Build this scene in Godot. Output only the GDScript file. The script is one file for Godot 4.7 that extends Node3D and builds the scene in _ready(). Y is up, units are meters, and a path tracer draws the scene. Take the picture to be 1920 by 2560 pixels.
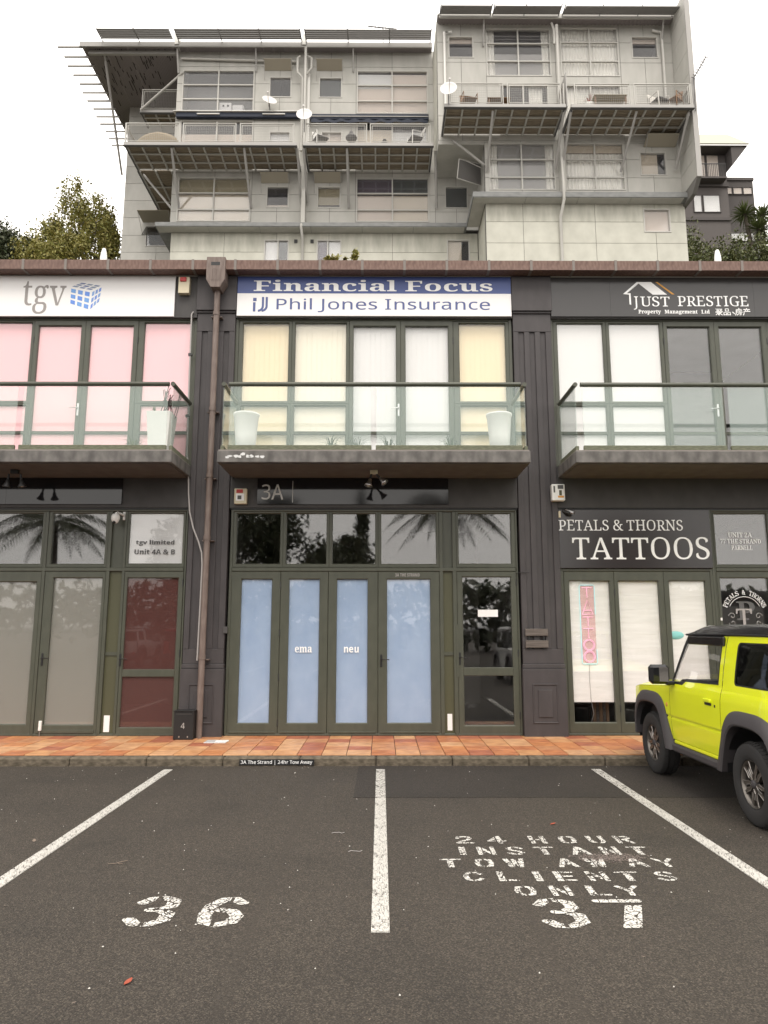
extends Node3D
# A row of two-storey shops with balconies, flats on the hill behind, parking bays in front. Metres, y up; the shop fronts lie on z = 0 and face +z.

var M := {}
var cache := {}
var taken := {}
var serif: SystemFont
var serif_bold: SystemFont
var sans: SystemFont
var sans_bold: SystemFont
var rng := RandomNumberGenerator.new()


func _ready() -> void:
	rng.seed = 77
	view_and_light()
	fonts()
	materials()
	ground()
	hillside()
	shops()
	flats()
	far_houses()
	shop_signs()
	shop_fittings()
	balcony_things()
	flat_things()
	vegetation()
	cars()
	across_the_road()
	litter()


func view_and_light() -> void:
	var cam := Camera3D.new()
	cam.name = "camera"
	add_child(cam)
	cam.position = Vector3(0, 1.68, 10.7)
	cam.rotation_degrees = Vector3(9.21, -0.27, 0)
	cam.fov = 71.56
	cam.near = 0.05
	cam.far = 600.0
	cam.current = true
	var e := Environment.new()
	e.background_mode = Environment.BG_SKY
	var sm := ProceduralSkyMaterial.new()
	sm.sky_top_color = Color(1.0, 0.98, 0.955)
	sm.sky_horizon_color = Color(0.94, 0.92, 0.895)
	sm.sky_curve = 0.25
	sm.ground_bottom_color = Color(0.25, 0.24, 0.23)
	sm.ground_horizon_color = Color(0.6, 0.6, 0.6)
	sm.sun_angle_max = 1.0
	var clouds := FastNoiseLite.new()
	clouds.seed = 5
	clouds.frequency = 0.006
	clouds.fractal_octaves = 4
	var ct := NoiseTexture2D.new()
	ct.width = 1024
	ct.height = 512
	ct.seamless = true
	ct.noise = clouds
	var cr := Gradient.new()
	cr.set_color(0, Color(1, 1, 1, 0.0))
	cr.set_color(1, Color(1, .985, .96, 0.34))
	ct.color_ramp = cr
	sm.sky_cover = ct
	var sky := Sky.new()
	sky.sky_material = sm
	e.sky = sky
	e.background_energy_multiplier = 1.0
	e.tonemap_mode = Environment.TONE_MAPPER_LINEAR
	e.tonemap_exposure = 2.08
	e.sdfgi_enabled = true
	e.ssao_enabled = true
	e.ssil_enabled = true
	var we := WorldEnvironment.new()
	we.name = "world"
	we.environment = e
	add_child(we)
	var sun := DirectionalLight3D.new()
	sun.name = "sun"
	sun.light_color = Color(1.0, 0.975, 0.94)
	sun.light_energy = 0.4
	sun.light_angular_distance = 30.0
	sun.shadow_enabled = true
	sun.rotation_degrees = Vector3(-58, 12, 0)
	add_child(sun)


func fonts() -> void:
	serif = a_font("Droid Serif", 400)
	serif_bold = a_font("Droid Serif", 700)
	sans = a_font("Droid Sans", 400)
	sans_bold = a_font("Droid Sans", 700)


func a_font(called: String, weight: int) -> SystemFont:
	var f := SystemFont.new()
	f.font_names = PackedStringArray([called])
	f.font_weight = weight
	return f


# ------------------------------------------------------------------ materials
func lin(r: float, g: float, b: float) -> Color:
	return Color(r, g, b).linear_to_srgb()


func mat(key: String, c: Color, rough := 0.7, metal := 0.0) -> StandardMaterial3D:
	var m := StandardMaterial3D.new()
	m.resource_name = key
	m.albedo_color = c
	m.roughness = rough
	m.metallic = metal
	M[key] = m
	return m


func noise_tex(freq: float, ramp: Array, size := 256, seed_ := 1, octaves := 4, cellular := false, normal := false) -> NoiseTexture2D:
	var n := FastNoiseLite.new()
	n.seed = seed_
	n.frequency = freq
	n.fractal_octaves = octaves
	n.noise_type = FastNoiseLite.TYPE_CELLULAR if cellular else FastNoiseLite.TYPE_SIMPLEX_SMOOTH
	if cellular:
		n.fractal_type = FastNoiseLite.FRACTAL_NONE
		n.cellular_return_type = FastNoiseLite.RETURN_CELL_VALUE
	var t := NoiseTexture2D.new()
	t.width = size
	t.height = size
	t.seamless = true
	t.noise = n
	t.as_normal_map = normal
	if ramp:
		var g := Gradient.new()
		g.offsets = PackedFloat32Array(range(ramp.size()).map(func(i): return float(i) / (ramp.size() - 1)))
		g.colors = PackedColorArray(ramp)
		t.color_ramp = g
	return t


# a paint, render or stone whose tone wanders a little; scale is repeats per metre
func grainy(key: String, a: Color, b: Color, scale: Vector3, rough := 0.8, freq := 0.02, seed_ := 1, bump := 0.0) -> StandardMaterial3D:
	var m := mat(key, Color.WHITE, rough)
	m.albedo_texture = noise_tex(freq, [a, a.lerp(b, 0.5), b], 256, seed_, 5)
	m.uv1_triplanar = true
	m.uv1_world_triplanar = true
	m.uv1_scale = scale
	if bump > 0.0:
		m.heightmap_enabled = true
		m.heightmap_texture = m.albedo_texture
		m.heightmap_scale = bump
	return m


func glass(key: String, c: Color, alpha: float, spec := 0.5) -> StandardMaterial3D:
	var m := mat(key, Color(c.r, c.g, c.b, alpha), 0.02)
	m.transparency = BaseMaterial3D.TRANSPARENCY_ALPHA
	m.metallic_specular = spec
	return m


func materials() -> void:
	# shop fronts
	grainy("charcoal", lin(.040, .035, .037), lin(.058, .051, .053), Vector3(.9, .35, .9), 0.62, 0.02, 3)
	grainy("wall_grey", lin(.055, .052, .052), lin(.07, .066, .065), Vector3(.8, .5, .8), 0.75, 0.02, 4)
	grainy("green_frame", lin(.056, .060, .044), lin(.072, .076, .056), Vector3(1.2, .5, 1.2), 0.42, 0.02, 5)
	mat("olive_panel", lin(.068, .068, .035), 0.5)
	grainy("concrete", lin(.065, .061, .058), lin(.19, .178, .168), Vector3(.8, .5, .8), 0.85, 0.02, 6)
	grainy("soffit", lin(.10, .092, .085), lin(.135, .125, .115), Vector3(.6, .6, .6), 0.9, 0.02, 7)
	grainy("gutter_brown", lin(.105, .055, .043), lin(.215, .135, .108), Vector3(2.2, .8, 2.2), 0.6, 0.03, 8)
	grainy("pipe_brown", lin(.11, .078, .066), lin(.21, .165, .145), Vector3(3, .6, 3), 0.55, 0.02, 9)
	mat("strap", lin(.19, .165, .15), 0.6)
	mat("black", lin(.012, .012, .013), 0.45)
	mat("black_gloss", lin(.014, .014, .016), 0.06)
	mat("sign_grey", lin(.052, .050, .051), 0.22)
	mat("sign_black", lin(.03, .027, .028), 0.16)
	mat("sign_white", lin(.80, .79, .79), 0.35)
	mat("sign_blue", lin(.055, .085, .25), 0.35)
	mat("ink_blue", lin(.075, .10, .25), 0.5)
	mat("ink_grey", lin(.28, .26, .25), 0.5)
	mat("ink_white", lin(.90, .90, .90), 0.5)
	mat("number_grey", lin(.55, .54, .52), 0.5)
	mat("ink_orange", lin(.62, .30, .05), 0.5)
	mat("faded_white", lin(.34, .32, .31), 0.6)
	mat("print_grey", lin(.09, .09, .09), 0.6)
	mat("steel", lin(.55, .55, .55), 0.3, 1.0)
	mat("dark_steel", lin(.06, .06, .06), 0.4, 0.6)
	mat("room", lin(.20, .19, .18), 0.9)
	mat("room_floor", lin(.09, .085, .08), 0.8)
	mat("blind_pink", lin(.82, .50, .53), 0.8)
	mat("blind_cream", lin(.80, .69, .47), 0.8)
	mat("blind_pale", lin(.80, .75, .62), 0.8)
	mat("blind_white", lin(.70, .70, .69), 0.8)
	grainy("blind_paper", lin(.74, .73, .70), lin(.86, .85, .83), Vector3(.25, 2.2, .25), 0.85, 0.02, 11)
	grainy("film_blue", lin(.30, .40, .57), lin(.36, .46, .62), Vector3(.7, .5, .7), 0.35, 0.015, 12)
	mat("film_grey", lin(.24, .235, .21), 0.22)
	mat("film_red", lin(.13, .035, .035), 0.04)
	mat("film_pale", lin(.60, .60, .60), 0.25)
	glass("pane", Color(.5, .5, .5), 0.0, 0.5)
	glass("rail_glass", Color(.70, .86, .80), 0.075, 0.5)
	grainy("mossy_rail", lin(.085, .088, .06), lin(.17, .18, .12), Vector3(1.5, 6, 1.5), 0.8, 0.03, 15)
	glass("smoke_glass", Color(.03, .03, .035), 0.45, 0.5)
	glass("tint_glass", Color(.012, .014, .016), 0.88, 0.5)
	glass("rose_glass", lin(.13, .058, .052), 0.5, 0.5)
	mat("alarm_cream", lin(.62, .55, .40), 0.5)
	mat("alarm_red", lin(.45, .03, .03), 0.4)
	mat("white_plastic", lin(.75, .74, .72), 0.45)
	mat("white_pot", lin(.78, .78, .75), 0.5)
	grainy("old_timber", lin(.085, .07, .062), lin(.16, .14, .125), Vector3(.4, 5, .4), 0.9, 0.02, 13)
	# ground
	var asp := mat("asphalt", Color.WHITE, 0.82)
	asp.albedo_texture = noise_tex(0.24, [lin(.0185, .0145, .0105), lin(.032, .0252, .0188), lin(.041, .033, .025), lin(.10, .083, .064)], 1024, 21, 1, true)
	asp.uv1_triplanar = true
	asp.uv1_world_triplanar = true
	asp.uv1_scale = Vector3(.62, .62, .62)
	asp.heightmap_enabled = true
	asp.heightmap_texture = noise_tex(0.11, [], 1024, 22, 2)
	asp.heightmap_scale = 0.7
	asp.detail_enabled = true
	asp.detail_blend_mode = BaseMaterial3D.BLEND_MODE_MUL
	asp.detail_uv_layer = BaseMaterial3D.DETAIL_UV_2
	asp.detail_albedo = noise_tex(0.012, [Color(.86, .86, .86), Color(.96, .96, .96), Color(1, 1, 1), Color(1, 1, 1)], 512, 23, 5)
	asp.uv2_triplanar = true
	asp.uv2_world_triplanar = true
	asp.uv2_scale = Vector3(.11, .11, .11)
	var ap := asp.duplicate() as StandardMaterial3D
	ap.resource_name = "asphalt_patch"
	ap.albedo_color = Color(.80, .79, .80)
	ap.uv1_offset = Vector3(.37, 0, .61)
	M["asphalt_patch"] = ap
	var wear := mat("road_paint", Color.WHITE, 0.75)
	wear.albedo_texture = worn_paint()
	wear.transparency = BaseMaterial3D.TRANSPARENCY_ALPHA_SCISSOR
	wear.alpha_scissor_threshold = 0.5
	wear.uv1_triplanar = true
	wear.uv1_world_triplanar = true
	wear.uv1_scale = Vector3(1.3, 1.3, 1.3)
	grainy("kerb", lin(.052, .042, .028), lin(.18, .148, .11), Vector3(1.1, 2.0, 1.1), 0.9, 0.03, 25, 0.6)
	for i in 6:
		var t: Array = [[.58, .25, .10], [.52, .21, .09], [.62, .33, .15], [.42, .15, .08], [.64, .37, .19], [.55, .27, .13]][i]
		var c1 := lin(t[0], t[1], t[2])
		grainy("tile_%d" % i, c1, lin(t[0] * .62, t[1] * .55, t[2] * .55), Vector3(1.1, 1.1, 1.1), 0.5, 0.014, 30 + i)
	mat("grout", lin(.06, .05, .042), 0.9)
	grainy("earth", lin(.05, .042, .03), lin(.06, .07, .03), Vector3(.3, .3, .3), 0.95, 0.03, 40)
	# flats
	grainy("panel_a", lin(.46, .45, .42), lin(.385, .38, .35), Vector3(.40, .16, .40), 0.7, 0.016, 50)
	grainy("panel_b", lin(.48, .47, .44), lin(.405, .40, .37), Vector3(.40, .16, .40), 0.7, 0.016, 51)
	grainy("panel_stained", lin(.53, .525, .46), lin(.43, .425, .37), Vector3(.3, .25, .3), 0.7, 0.016, 52)
	grainy("panel_streaked", lin(.53, .525, .46), lin(.36, .355, .305), Vector3(.55, .13, .55), 0.7, 0.016, 55)
	mat("shade_grey", lin(.33, .325, .315), 0.9)  # grey for sheets behind panes, imitating the sky they reflect
	mat("pale_bounce_roof", lin(.48, .47, .45), 0.8)  # unseen shop roof, made pale to bounce light up under the decks
	mat("hood_board", lin(.33, .30, .24), 0.85)
	mat("joint", lin(.16, .155, .145), 0.9)
	mat("flat_frame", lin(.46, .45, .42), 0.5)
	mat("flat_steel", lin(.34, .33, .315), 0.5)
	mat("flat_steel_dark", lin(.10, .098, .1), 0.5)
	mat("flat_white", lin(.62, .61, .58), 0.5)
	grainy("deck_timber", lin(.15, .12, .085), lin(.32, .27, .20), Vector3(.25, 2, 3), 0.9, 0.03, 53)
	mat("blade_grey", lin(.20, .195, .19), 0.5)
	mat("soffit_tin", lin(.24, .215, .215), 0.6)
	mat("soffit_rust", lin(.03, .024, .024), 0.8)
	grainy("ledge", lin(.16, .165, .165), lin(.24, .245, .24), Vector3(.4, .8, .4), 0.7, 0.02, 54)
	mat("curtain", lin(.86, .845, .79), 0.9)
	mat("shade_pink", lin(.62, .54, .47), 0.9)
	mat("shade_tan", lin(.33, .29, .19), 0.9)
	mat("shade_cream", lin(.60, .53, .43), 0.9)
	mat("shade_purple", lin(.075, .055, .085), 0.8)
	mat("shade_teal", lin(.05, .06, .06), 0.8)
	mat("room_dark", lin(.13, .125, .12), 0.9)
	glass("flat_pane", Color(.55, .55, .57), 0.07, 0.5)
	mat("navy", lin(.014, .02, .038), 0.7)
	mat("dish", lin(.66, .64, .63), 0.5)
	mat("wicker", lin(.21, .13, .08), 0.9)
	mat("cushion", lin(.6, .58, .54), 0.9)
	mat("canvas", lin(.30, .25, .18), 0.95)
	mat("house_dark", lin(.085, .075, .072), 0.8)
	mat("house_dark2", lin(.07, .062, .06), 0.8)
	mat("roof_cream", lin(.42, .41, .34), 0.6)
	# plants
	mat("bark", lin(.09, .075, .06), 0.95)
	for k in [["leaf_olive", .27, .25, .07], ["leaf_dark", .06, .072, .034], ["leaf_mid", .10, .115, .035], ["leaf_grey", .07, .09, .05], ["leaf_palm", .075, .085, .035], ["leaf_spike", .12, .145, .055]]:
		var lm := mat(k[0], lin(k[1], k[2], k[3]), 0.55)
		lm.vertex_color_use_as_albedo = true
		lm.backlight_enabled = true
		lm.backlight = Color(.25, .28, .12)
	mat("leaf_red", lin(.30, .06, .03), 0.7)
	mat("twig", lin(.19, .15, .12), 0.9)


func worn_paint() -> ImageTexture:
	var im := Image.create(512, 512, false, Image.FORMAT_RGBA8)
	var f := FastNoiseLite.new()
	f.seed = 61
	f.frequency = 0.11
	f.fractal_octaves = 3
	var c := FastNoiseLite.new()
	c.seed = 62
	c.frequency = 0.035
	c.noise_type = FastNoiseLite.TYPE_CELLULAR
	c.cellular_return_type = FastNoiseLite.RETURN_DISTANCE2_SUB
	c.fractal_type = FastNoiseLite.FRACTAL_NONE
	var g := FastNoiseLite.new()
	g.seed = 63
	g.frequency = 0.012
	for y in 512:
		for x in 512:
			im.set_pixel(x, y, paint_at(x, y, f, c, g))
	return ImageTexture.create_from_image(im)


func paint_at(x: float, y: float, f: FastNoiseLite, c: FastNoiseLite, g: FastNoiseLite) -> Color:
	var v := f.get_noise_2d(x, y)
	var crack := c.get_noise_2d(x, y)
	var wide := g.get_noise_2d(x, y)
	var there := v < 0.19 - 0.34 * wide and crack > -0.93 + 0.07 * maxf(wide, 0.0)
	var tone := 0.80 + 0.10 * v + 0.05 * wide
	return Color(tone, tone * .985, tone * .955, 1.0 if there else 0.0)


# ------------------------------------------------------------------ nodes
func numbered(called: String) -> String:
	taken[called] = taken.get(called, -1) + 1
	return called if taken[called] == 0 else "%s_%03d" % [called, taken[called]]


func thing(called: String, label: String, category: String, at := Vector3.ZERO, group := "") -> Node3D:
	var o := Node3D.new()
	o.name = numbered(called)
	add_child(o)
	o.position = at
	tag(o, label, category, group)
	return o


func tag(o: Node3D, label: String, category: String, group := "") -> void:
	o.set_meta("label", label)
	o.set_meta("category", category)
	if group:
		o.set_meta("group", group)


func setting(called: String) -> Node3D:
	var o := Node3D.new()
	o.name = called
	add_child(o)
	o.set_meta("kind", "structure")
	return o


func knot(called: String, parent: Node3D, at := Vector3.ZERO) -> Node3D:
	var o := Node3D.new()
	o.name = called
	parent.add_child(o, true)
	o.position = at - gp(parent) if at != Vector3.ZERO else Vector3.ZERO
	return o


func gp(n: Node) -> Vector3:
	var p := Vector3.ZERO
	while n is Node3D and n != self:
		p += n.position
		n = n.get_parent()
	return p


# a mesh whose middle lies at the world point AT (parents are not turned while they are being built)
func add(called: String, mesh: Mesh, m: Material, parent: Node3D, at := Vector3.ZERO) -> MeshInstance3D:
	var o := MeshInstance3D.new()
	o.name = called
	o.mesh = mesh
	o.material_override = m
	parent.add_child(o, true)
	o.position = at - gp(parent)
	return o


func stool() -> SurfaceTool:
	var st := SurfaceTool.new()
	st.begin(Mesh.PRIMITIVE_TRIANGLES)
	return st


func done(st: SurfaceTool) -> ArrayMesh:
	st.generate_normals()
	return st.commit()


func tri(st: SurfaceTool, a: Vector3, b: Vector3, c: Vector3) -> void:
	st.add_vertex(a)
	st.add_vertex(b)
	st.add_vertex(c)


# a flat quad whose front looks along N
func quad(st: SurfaceTool, a: Vector3, b: Vector3, c: Vector3, d: Vector3, n: Vector3) -> void:
	if (b - a).cross(c - a).dot(n) > 0.0:
		tri(st, a, c, b)
		tri(st, a, d, c)
	else:
		tri(st, a, b, c)
		tri(st, a, c, d)


func flat(st: SurfaceTool) -> void:
	st.set_smooth_group(-1)


# adds a box with chamfered edges to ST
func box_into(st: SurfaceTool, lo: Vector3, hi: Vector3, c := 0.0) -> void:
	flat(st)
	if c <= 0.0:
		var p := func(i: int, j: int, k: int) -> Vector3: return Vector3(hi.x if i else lo.x, hi.y if j else lo.y, hi.z if k else lo.z)
		quad(st, p.call(0, 0, 1), p.call(1, 0, 1), p.call(1, 1, 1), p.call(0, 1, 1), Vector3.BACK)
		quad(st, p.call(0, 0, 0), p.call(1, 0, 0), p.call(1, 1, 0), p.call(0, 1, 0), Vector3.FORWARD)
		quad(st, p.call(0, 1, 0), p.call(1, 1, 0), p.call(1, 1, 1), p.call(0, 1, 1), Vector3.UP)
		quad(st, p.call(0, 0, 0), p.call(1, 0, 0), p.call(1, 0, 1), p.call(0, 0, 1), Vector3.DOWN)
		quad(st, p.call(0, 0, 0), p.call(0, 1, 0), p.call(0, 1, 1), p.call(0, 0, 1), Vector3.LEFT)
		quad(st, p.call(1, 0, 0), p.call(1, 1, 0), p.call(1, 1, 1), p.call(1, 0, 1), Vector3.RIGHT)
		return
	var mid := (lo + hi) / 2
	var h := (hi - lo) / 2
	c = minf(c, minf(h.x, minf(h.y, h.z)) * 0.6)
	for ax in 3:
		var u := (ax + 1) % 3
		var v := (ax + 2) % 3
		for s in [-1.0, 1.0]:
			var pts := []
			for uv in [[-1, -1], [1, -1], [1, 1], [-1, 1]]:
				var q := Vector3.ZERO
				q[ax] = s * h[ax]
				q[u] = uv[0] * (h[u] - c)
				q[v] = uv[1] * (h[v] - c)
				pts.append(mid + q)
			var n := Vector3.ZERO
			n[ax] = s
			quad(st, pts[0], pts[1], pts[2], pts[3], n)
		for s in [-1.0, 1.0]:
			for t in [-1.0, 1.0]:
				var e := []
				for w in [[0, -1], [0, 1], [1, 1], [1, -1]]:
					var q := Vector3.ZERO
					q[ax] = w[1] * (h[ax] - c)
					q[u] = s * (h[u] - (c if w[0] else 0.0))
					q[v] = t * (h[v] - (0.0 if w[0] else c))
					e.append(mid + q)
				var n := Vector3.ZERO
				n[u] = s
				n[v] = t
				quad(st, e[0], e[1], e[2], e[3], n)
	for i in [-1.0, 1.0]:
		for j in [-1.0, 1.0]:
			for k in [-1.0, 1.0]:
				var n := Vector3(i, j, k)
				var a := mid + n * Vector3(h.x, h.y - c, h.z - c)
				var b := mid + n * Vector3(h.x - c, h.y, h.z - c)
				var d := mid + n * Vector3(h.x - c, h.y - c, h.z)
				if (b - a).cross(d - a).dot(n) > 0.0:
					tri(st, a, d, b)
				else:
					tri(st, a, b, d)


func bx(called: String, parent: Node3D, m: Material, x0: float, x1: float, y0: float, y1: float, z0: float, z1: float, c := 0.0) -> MeshInstance3D:
	var s := Vector3(absf(x1 - x0), absf(y1 - y0), absf(z1 - z0))
	var key := "%.4f %.4f %.4f %.4f" % [s.x, s.y, s.z, c]
	if not cache.has(key):
		var st := stool()
		box_into(st, -s / 2, s / 2, c)
		cache[key] = done(st)
	return add(called, cache[key], m, parent, Vector3((x0 + x1) / 2, (y0 + y1) / 2, (z0 + z1) / 2))


# a rectangular ring: widths l r t b; mitred, with a sloping inner lip
func ring(x0: float, x1: float, y0: float, y1: float, w: Array, z0: float, z1: float, lip := 0.008) -> ArrayMesh:
	var st := stool()
	flat(st)
	var loops := []
	for k in [[0.0, z0], [0.0, z1 - lip * .5], [lip * .5, z1], [1.0, z1], [2.0, z1 - lip], [2.0, z0]]:
		var a := []
		var f: float = k[0]
		var o := f if f < 1.0 else 0.0
		var xa: float = x0 + (o if f < 1.0 else (w[0] - lip if f == 1.0 else w[0]))
		var xb: float = x1 - (o if f < 1.0 else (w[1] - lip if f == 1.0 else w[1]))
		var yt: float = y1 - (o if f < 1.0 else (w[2] - lip if f == 1.0 else w[2]))
		var yb: float = y0 + (o if f < 1.0 else (w[3] - lip if f == 1.0 else w[3]))
		for p in [[xa, yb], [xb, yb], [xb, yt], [xa, yt]]:
			a.append(Vector3(p[0], p[1], k[1]))
		loops.append(a)
	var cen := Vector3((x0 + x1) / 2, (y0 + y1) / 2, 0)
	for i in loops.size() - 1:
		for j in 4:
			var a: Vector3 = loops[i][j]
			var b: Vector3 = loops[i][(j + 1) % 4]
			var c: Vector3 = loops[i + 1][(j + 1) % 4]
			var d: Vector3 = loops[i + 1][j]
			var n := Vector3.BACK
			var side := ((a + b) / 2 - cen) * Vector3(1, 1, 0)
			if i == 0:
				n = side
			elif i == 4:
				n = -side
			elif i == 1:
				n = side + Vector3.BACK
			quad(st, a, b, c, d, n)
	return done(st)


# a swept round bar through POINTS
func tube_into(st: SurfaceTool, pts: Array, r: float, seg := 8, cap := true) -> void:
	st.set_smooth_group(0)
	var rings := []
	var up := Vector3.UP
	for i in pts.size():
		var d: Vector3 = ((pts[mini(i + 1, pts.size() - 1)] as Vector3) - (pts[maxi(i - 1, 0)] as Vector3)).normalized()
		if absf(d.dot(up)) > 0.95:
			up = Vector3.RIGHT if absf(d.dot(Vector3.RIGHT)) < 0.9 else Vector3.BACK
		var a := d.cross(up).normalized()
		var b := a.cross(d).normalized()
		up = b
		var row := []
		for k in seg:
			var t := TAU * k / seg
			row.append(pts[i] + (a * cos(t) + b * sin(t)) * r)
		rings.append(row)
	for i in rings.size() - 1:
		for k in seg:
			var k2 := (k + 1) % seg
			var mid: Vector3 = (rings[i][k] + rings[i][k2]) / 2 - pts[i]
			quad(st, rings[i][k], rings[i][k2], rings[i + 1][k2], rings[i + 1][k], mid)
	if cap:
		flat(st)
		for e in [0, rings.size() - 1]:
			var n: Vector3 = (pts[e] - pts[1 if e == 0 else e - 1])
			for k in range(1, seg - 1):
				var a: Vector3 = rings[e][0]
				var b: Vector3 = rings[e][k]
				var c: Vector3 = rings[e][k + 1]
				if (b - a).cross(c - a).dot(n) > 0.0:
					tri(st, a, c, b)
				else:
					tri(st, a, b, c)


func tube(called: String, parent: Node3D, m: Material, pts: Array, r: float, seg := 8) -> MeshInstance3D:
	var st := stool()
	tube_into(st, pts, r, seg)
	return add(called, done(st), m, parent)


# PROFILE of (radius, height) turned about the y axis (or about x when AXIS is 0)
func lathe(profile: Array, seg := 20, axis := 1) -> ArrayMesh:
	var st := stool()
	st.set_smooth_group(0)
	for i in profile.size() - 1:
		for k in seg:
			var q := []
			for e in [[i, k], [i, k + 1], [i + 1, k + 1], [i + 1, k]]:
				var r: float = profile[e[0]][0]
				var h: float = profile[e[0]][1]
				var t: float = TAU * (e[1] % seg) / seg
				q.append(Vector3(r * cos(t), h, r * sin(t)) if axis == 1 else Vector3(h, r * cos(t), r * sin(t)))
			st.set_smooth_group(i if profile[i].size() > 2 else 0)
			tri(st, q[0], q[1], q[2])
			tri(st, q[0], q[2], q[3])
	return done(st)


# a polygon in x, y given depth from z0 to z1
func prism_into(st: SurfaceTool, poly: Array, z0: float, z1: float) -> void:
	flat(st)
	var p2 := PackedVector2Array(poly)
	var idx := Geometry2D.triangulate_polygon(p2)
	for s in [0, 1]:
		var z := z1 if s else z0
		for i in range(0, idx.size(), 3):
			var a := Vector3(p2[idx[i]].x, p2[idx[i]].y, z)
			var b := Vector3(p2[idx[i + 1]].x, p2[idx[i + 1]].y, z)
			var c := Vector3(p2[idx[i + 2]].x, p2[idx[i + 2]].y, z)
			var n := Vector3.BACK if s else Vector3.FORWARD
			if (b - a).cross(c - a).dot(n) > 0.0:
				tri(st, a, c, b)
			else:
				tri(st, a, b, c)
	var cw := Geometry2D.is_polygon_clockwise(p2)
	for i in p2.size():
		var a := p2[i]
		var b := p2[(i + 1) % p2.size()]
		var n := Vector3((b - a).y, -(b - a).x, 0) * (-1.0 if cw else 1.0)
		quad(st, Vector3(a.x, a.y, z0), Vector3(b.x, b.y, z0), Vector3(b.x, b.y, z1), Vector3(a.x, a.y, z1), n)


func prism(called: String, parent: Node3D, m: Material, poly: Array, z0: float, z1: float) -> MeshInstance3D:
	var st := stool()
	prism_into(st, poly, z0, z1)
	return add(called, done(st), m, parent)


# a smooth sheet: F(u, v) with u, v in 0..1; cells for which SKIP is true are left out
func sheet(nu: int, nv: int, f: Callable, skip = null) -> ArrayMesh:
	var st := stool()
	st.set_smooth_group(0)
	for i in nu:
		for j in nv:
			var a: Vector3 = f.call(float(i) / nu, float(j) / nv)
			var b: Vector3 = f.call(float(i + 1) / nu, float(j) / nv)
			var c: Vector3 = f.call(float(i + 1) / nu, float(j + 1) / nv)
			var d: Vector3 = f.call(float(i) / nu, float(j + 1) / nv)
			if skip != null and skip.call((a + b + c + d) / 4):
				continue
			tri(st, a, b, c)
			tri(st, a, c, d)
	return done(st)


# raised lettering fitted to a box on a wall that faces +z
func text(called: String, parent: Node3D, m: Material, s: String, f: Font, x0: float, x1: float, y0: float, y1: float, z: float, depth := 0.004) -> MeshInstance3D:
	var t := TextMesh.new()
	t.text = s
	t.font = f
	t.font_size = 48
	t.pixel_size = 0.01
	t.depth = 0.1
	t.curve_step = 1.0
	var lo := Vector3.INF
	var hi := -Vector3.INF
	for k in t.get_surface_count():
		for v in t.surface_get_arrays(k)[Mesh.ARRAY_VERTEX]:
			lo = lo.min(v)
			hi = hi.max(v)
	var sc := Vector3((x1 - x0) / (hi.x - lo.x), (y1 - y0) / (hi.y - lo.y), depth / 0.1)
	var o := add(called, t, m, parent)
	o.scale = sc
	o.position = Vector3((x0 + x1) / 2, (y0 + y1) / 2, z + depth / 2) - (lo + hi) / 2 * sc - gp(parent)
	return o


# ------------------------------------------------------------------ ground
func ground() -> void:
	var g := setting("ground")
	bx("asphalt", g, M.asphalt, -150, 150, -0.3, 0.0, -12.0, 200)
	var p := bx("asphalt_patch", g, M.asphalt_patch, -0.27, 9.0, -0.02, 0.0035, 1.62, 3.25)
	p.set_meta("label", "darker strip of newer asphalt along the kerb")
	var lines := setting("bay_markings")
	for k in 7:
		var x: float = [-10.13, -7.6, -2.53, 0.0, 2.57, 7.66, 10.2][k]
		if k == 1 or k == 5:
			x = [-5.08, 5.12][0 if k == 1 else 1]
		bx("bay_line", lines, M.road_paint, x - 0.052, x + 0.052, 0.001, 0.0075, 1.84, 6.42)
	for k in 8:
		var x := -12.7 + 2.55 * k + 2.5
		bx("bay_line", lines, M.road_paint, x - 0.05, x + 0.05, 0.001, 0.004, 16.5, 21.0)
	stencils(lines)
	var path := setting("footpath")
	bx("footpath_bed", path, M.grout, -16, 16, -0.2, 0.098, -1.0, 1.455)
	rng.seed = 4
	var w := 0.309
	for r in 5:
		for c in range(-29, 29):
			var x := -0.117 + c * w
			var z1 := 1.452 - r * w
			var d := rng.randf_range(-0.0012, 0.0012)
			var pick := rng.randi_range(0, 5)
			if r >= 4 and rng.randf() < 0.3:
				pick = 3
			bx("tile", path, M["tile_%d" % pick], x + 0.004, x + w - 0.004, 0.09, 0.1135 + d - 0.0, z1 - w + 0.004, z1 - 0.004, 0.003)
	var kerb := setting("kerb")
	for i in range(-18, 18):
		var x := -0.075 + i * 0.94 + 0.02
		bx("kerb_stone", kerb, M.kerb, x + 0.004, x + 0.936, -0.1, 0.101 + 0.003 * sin(i * 3.1), 1.459, 1.612 + 0.004 * sin(i * 2.3), 0.018)


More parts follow.
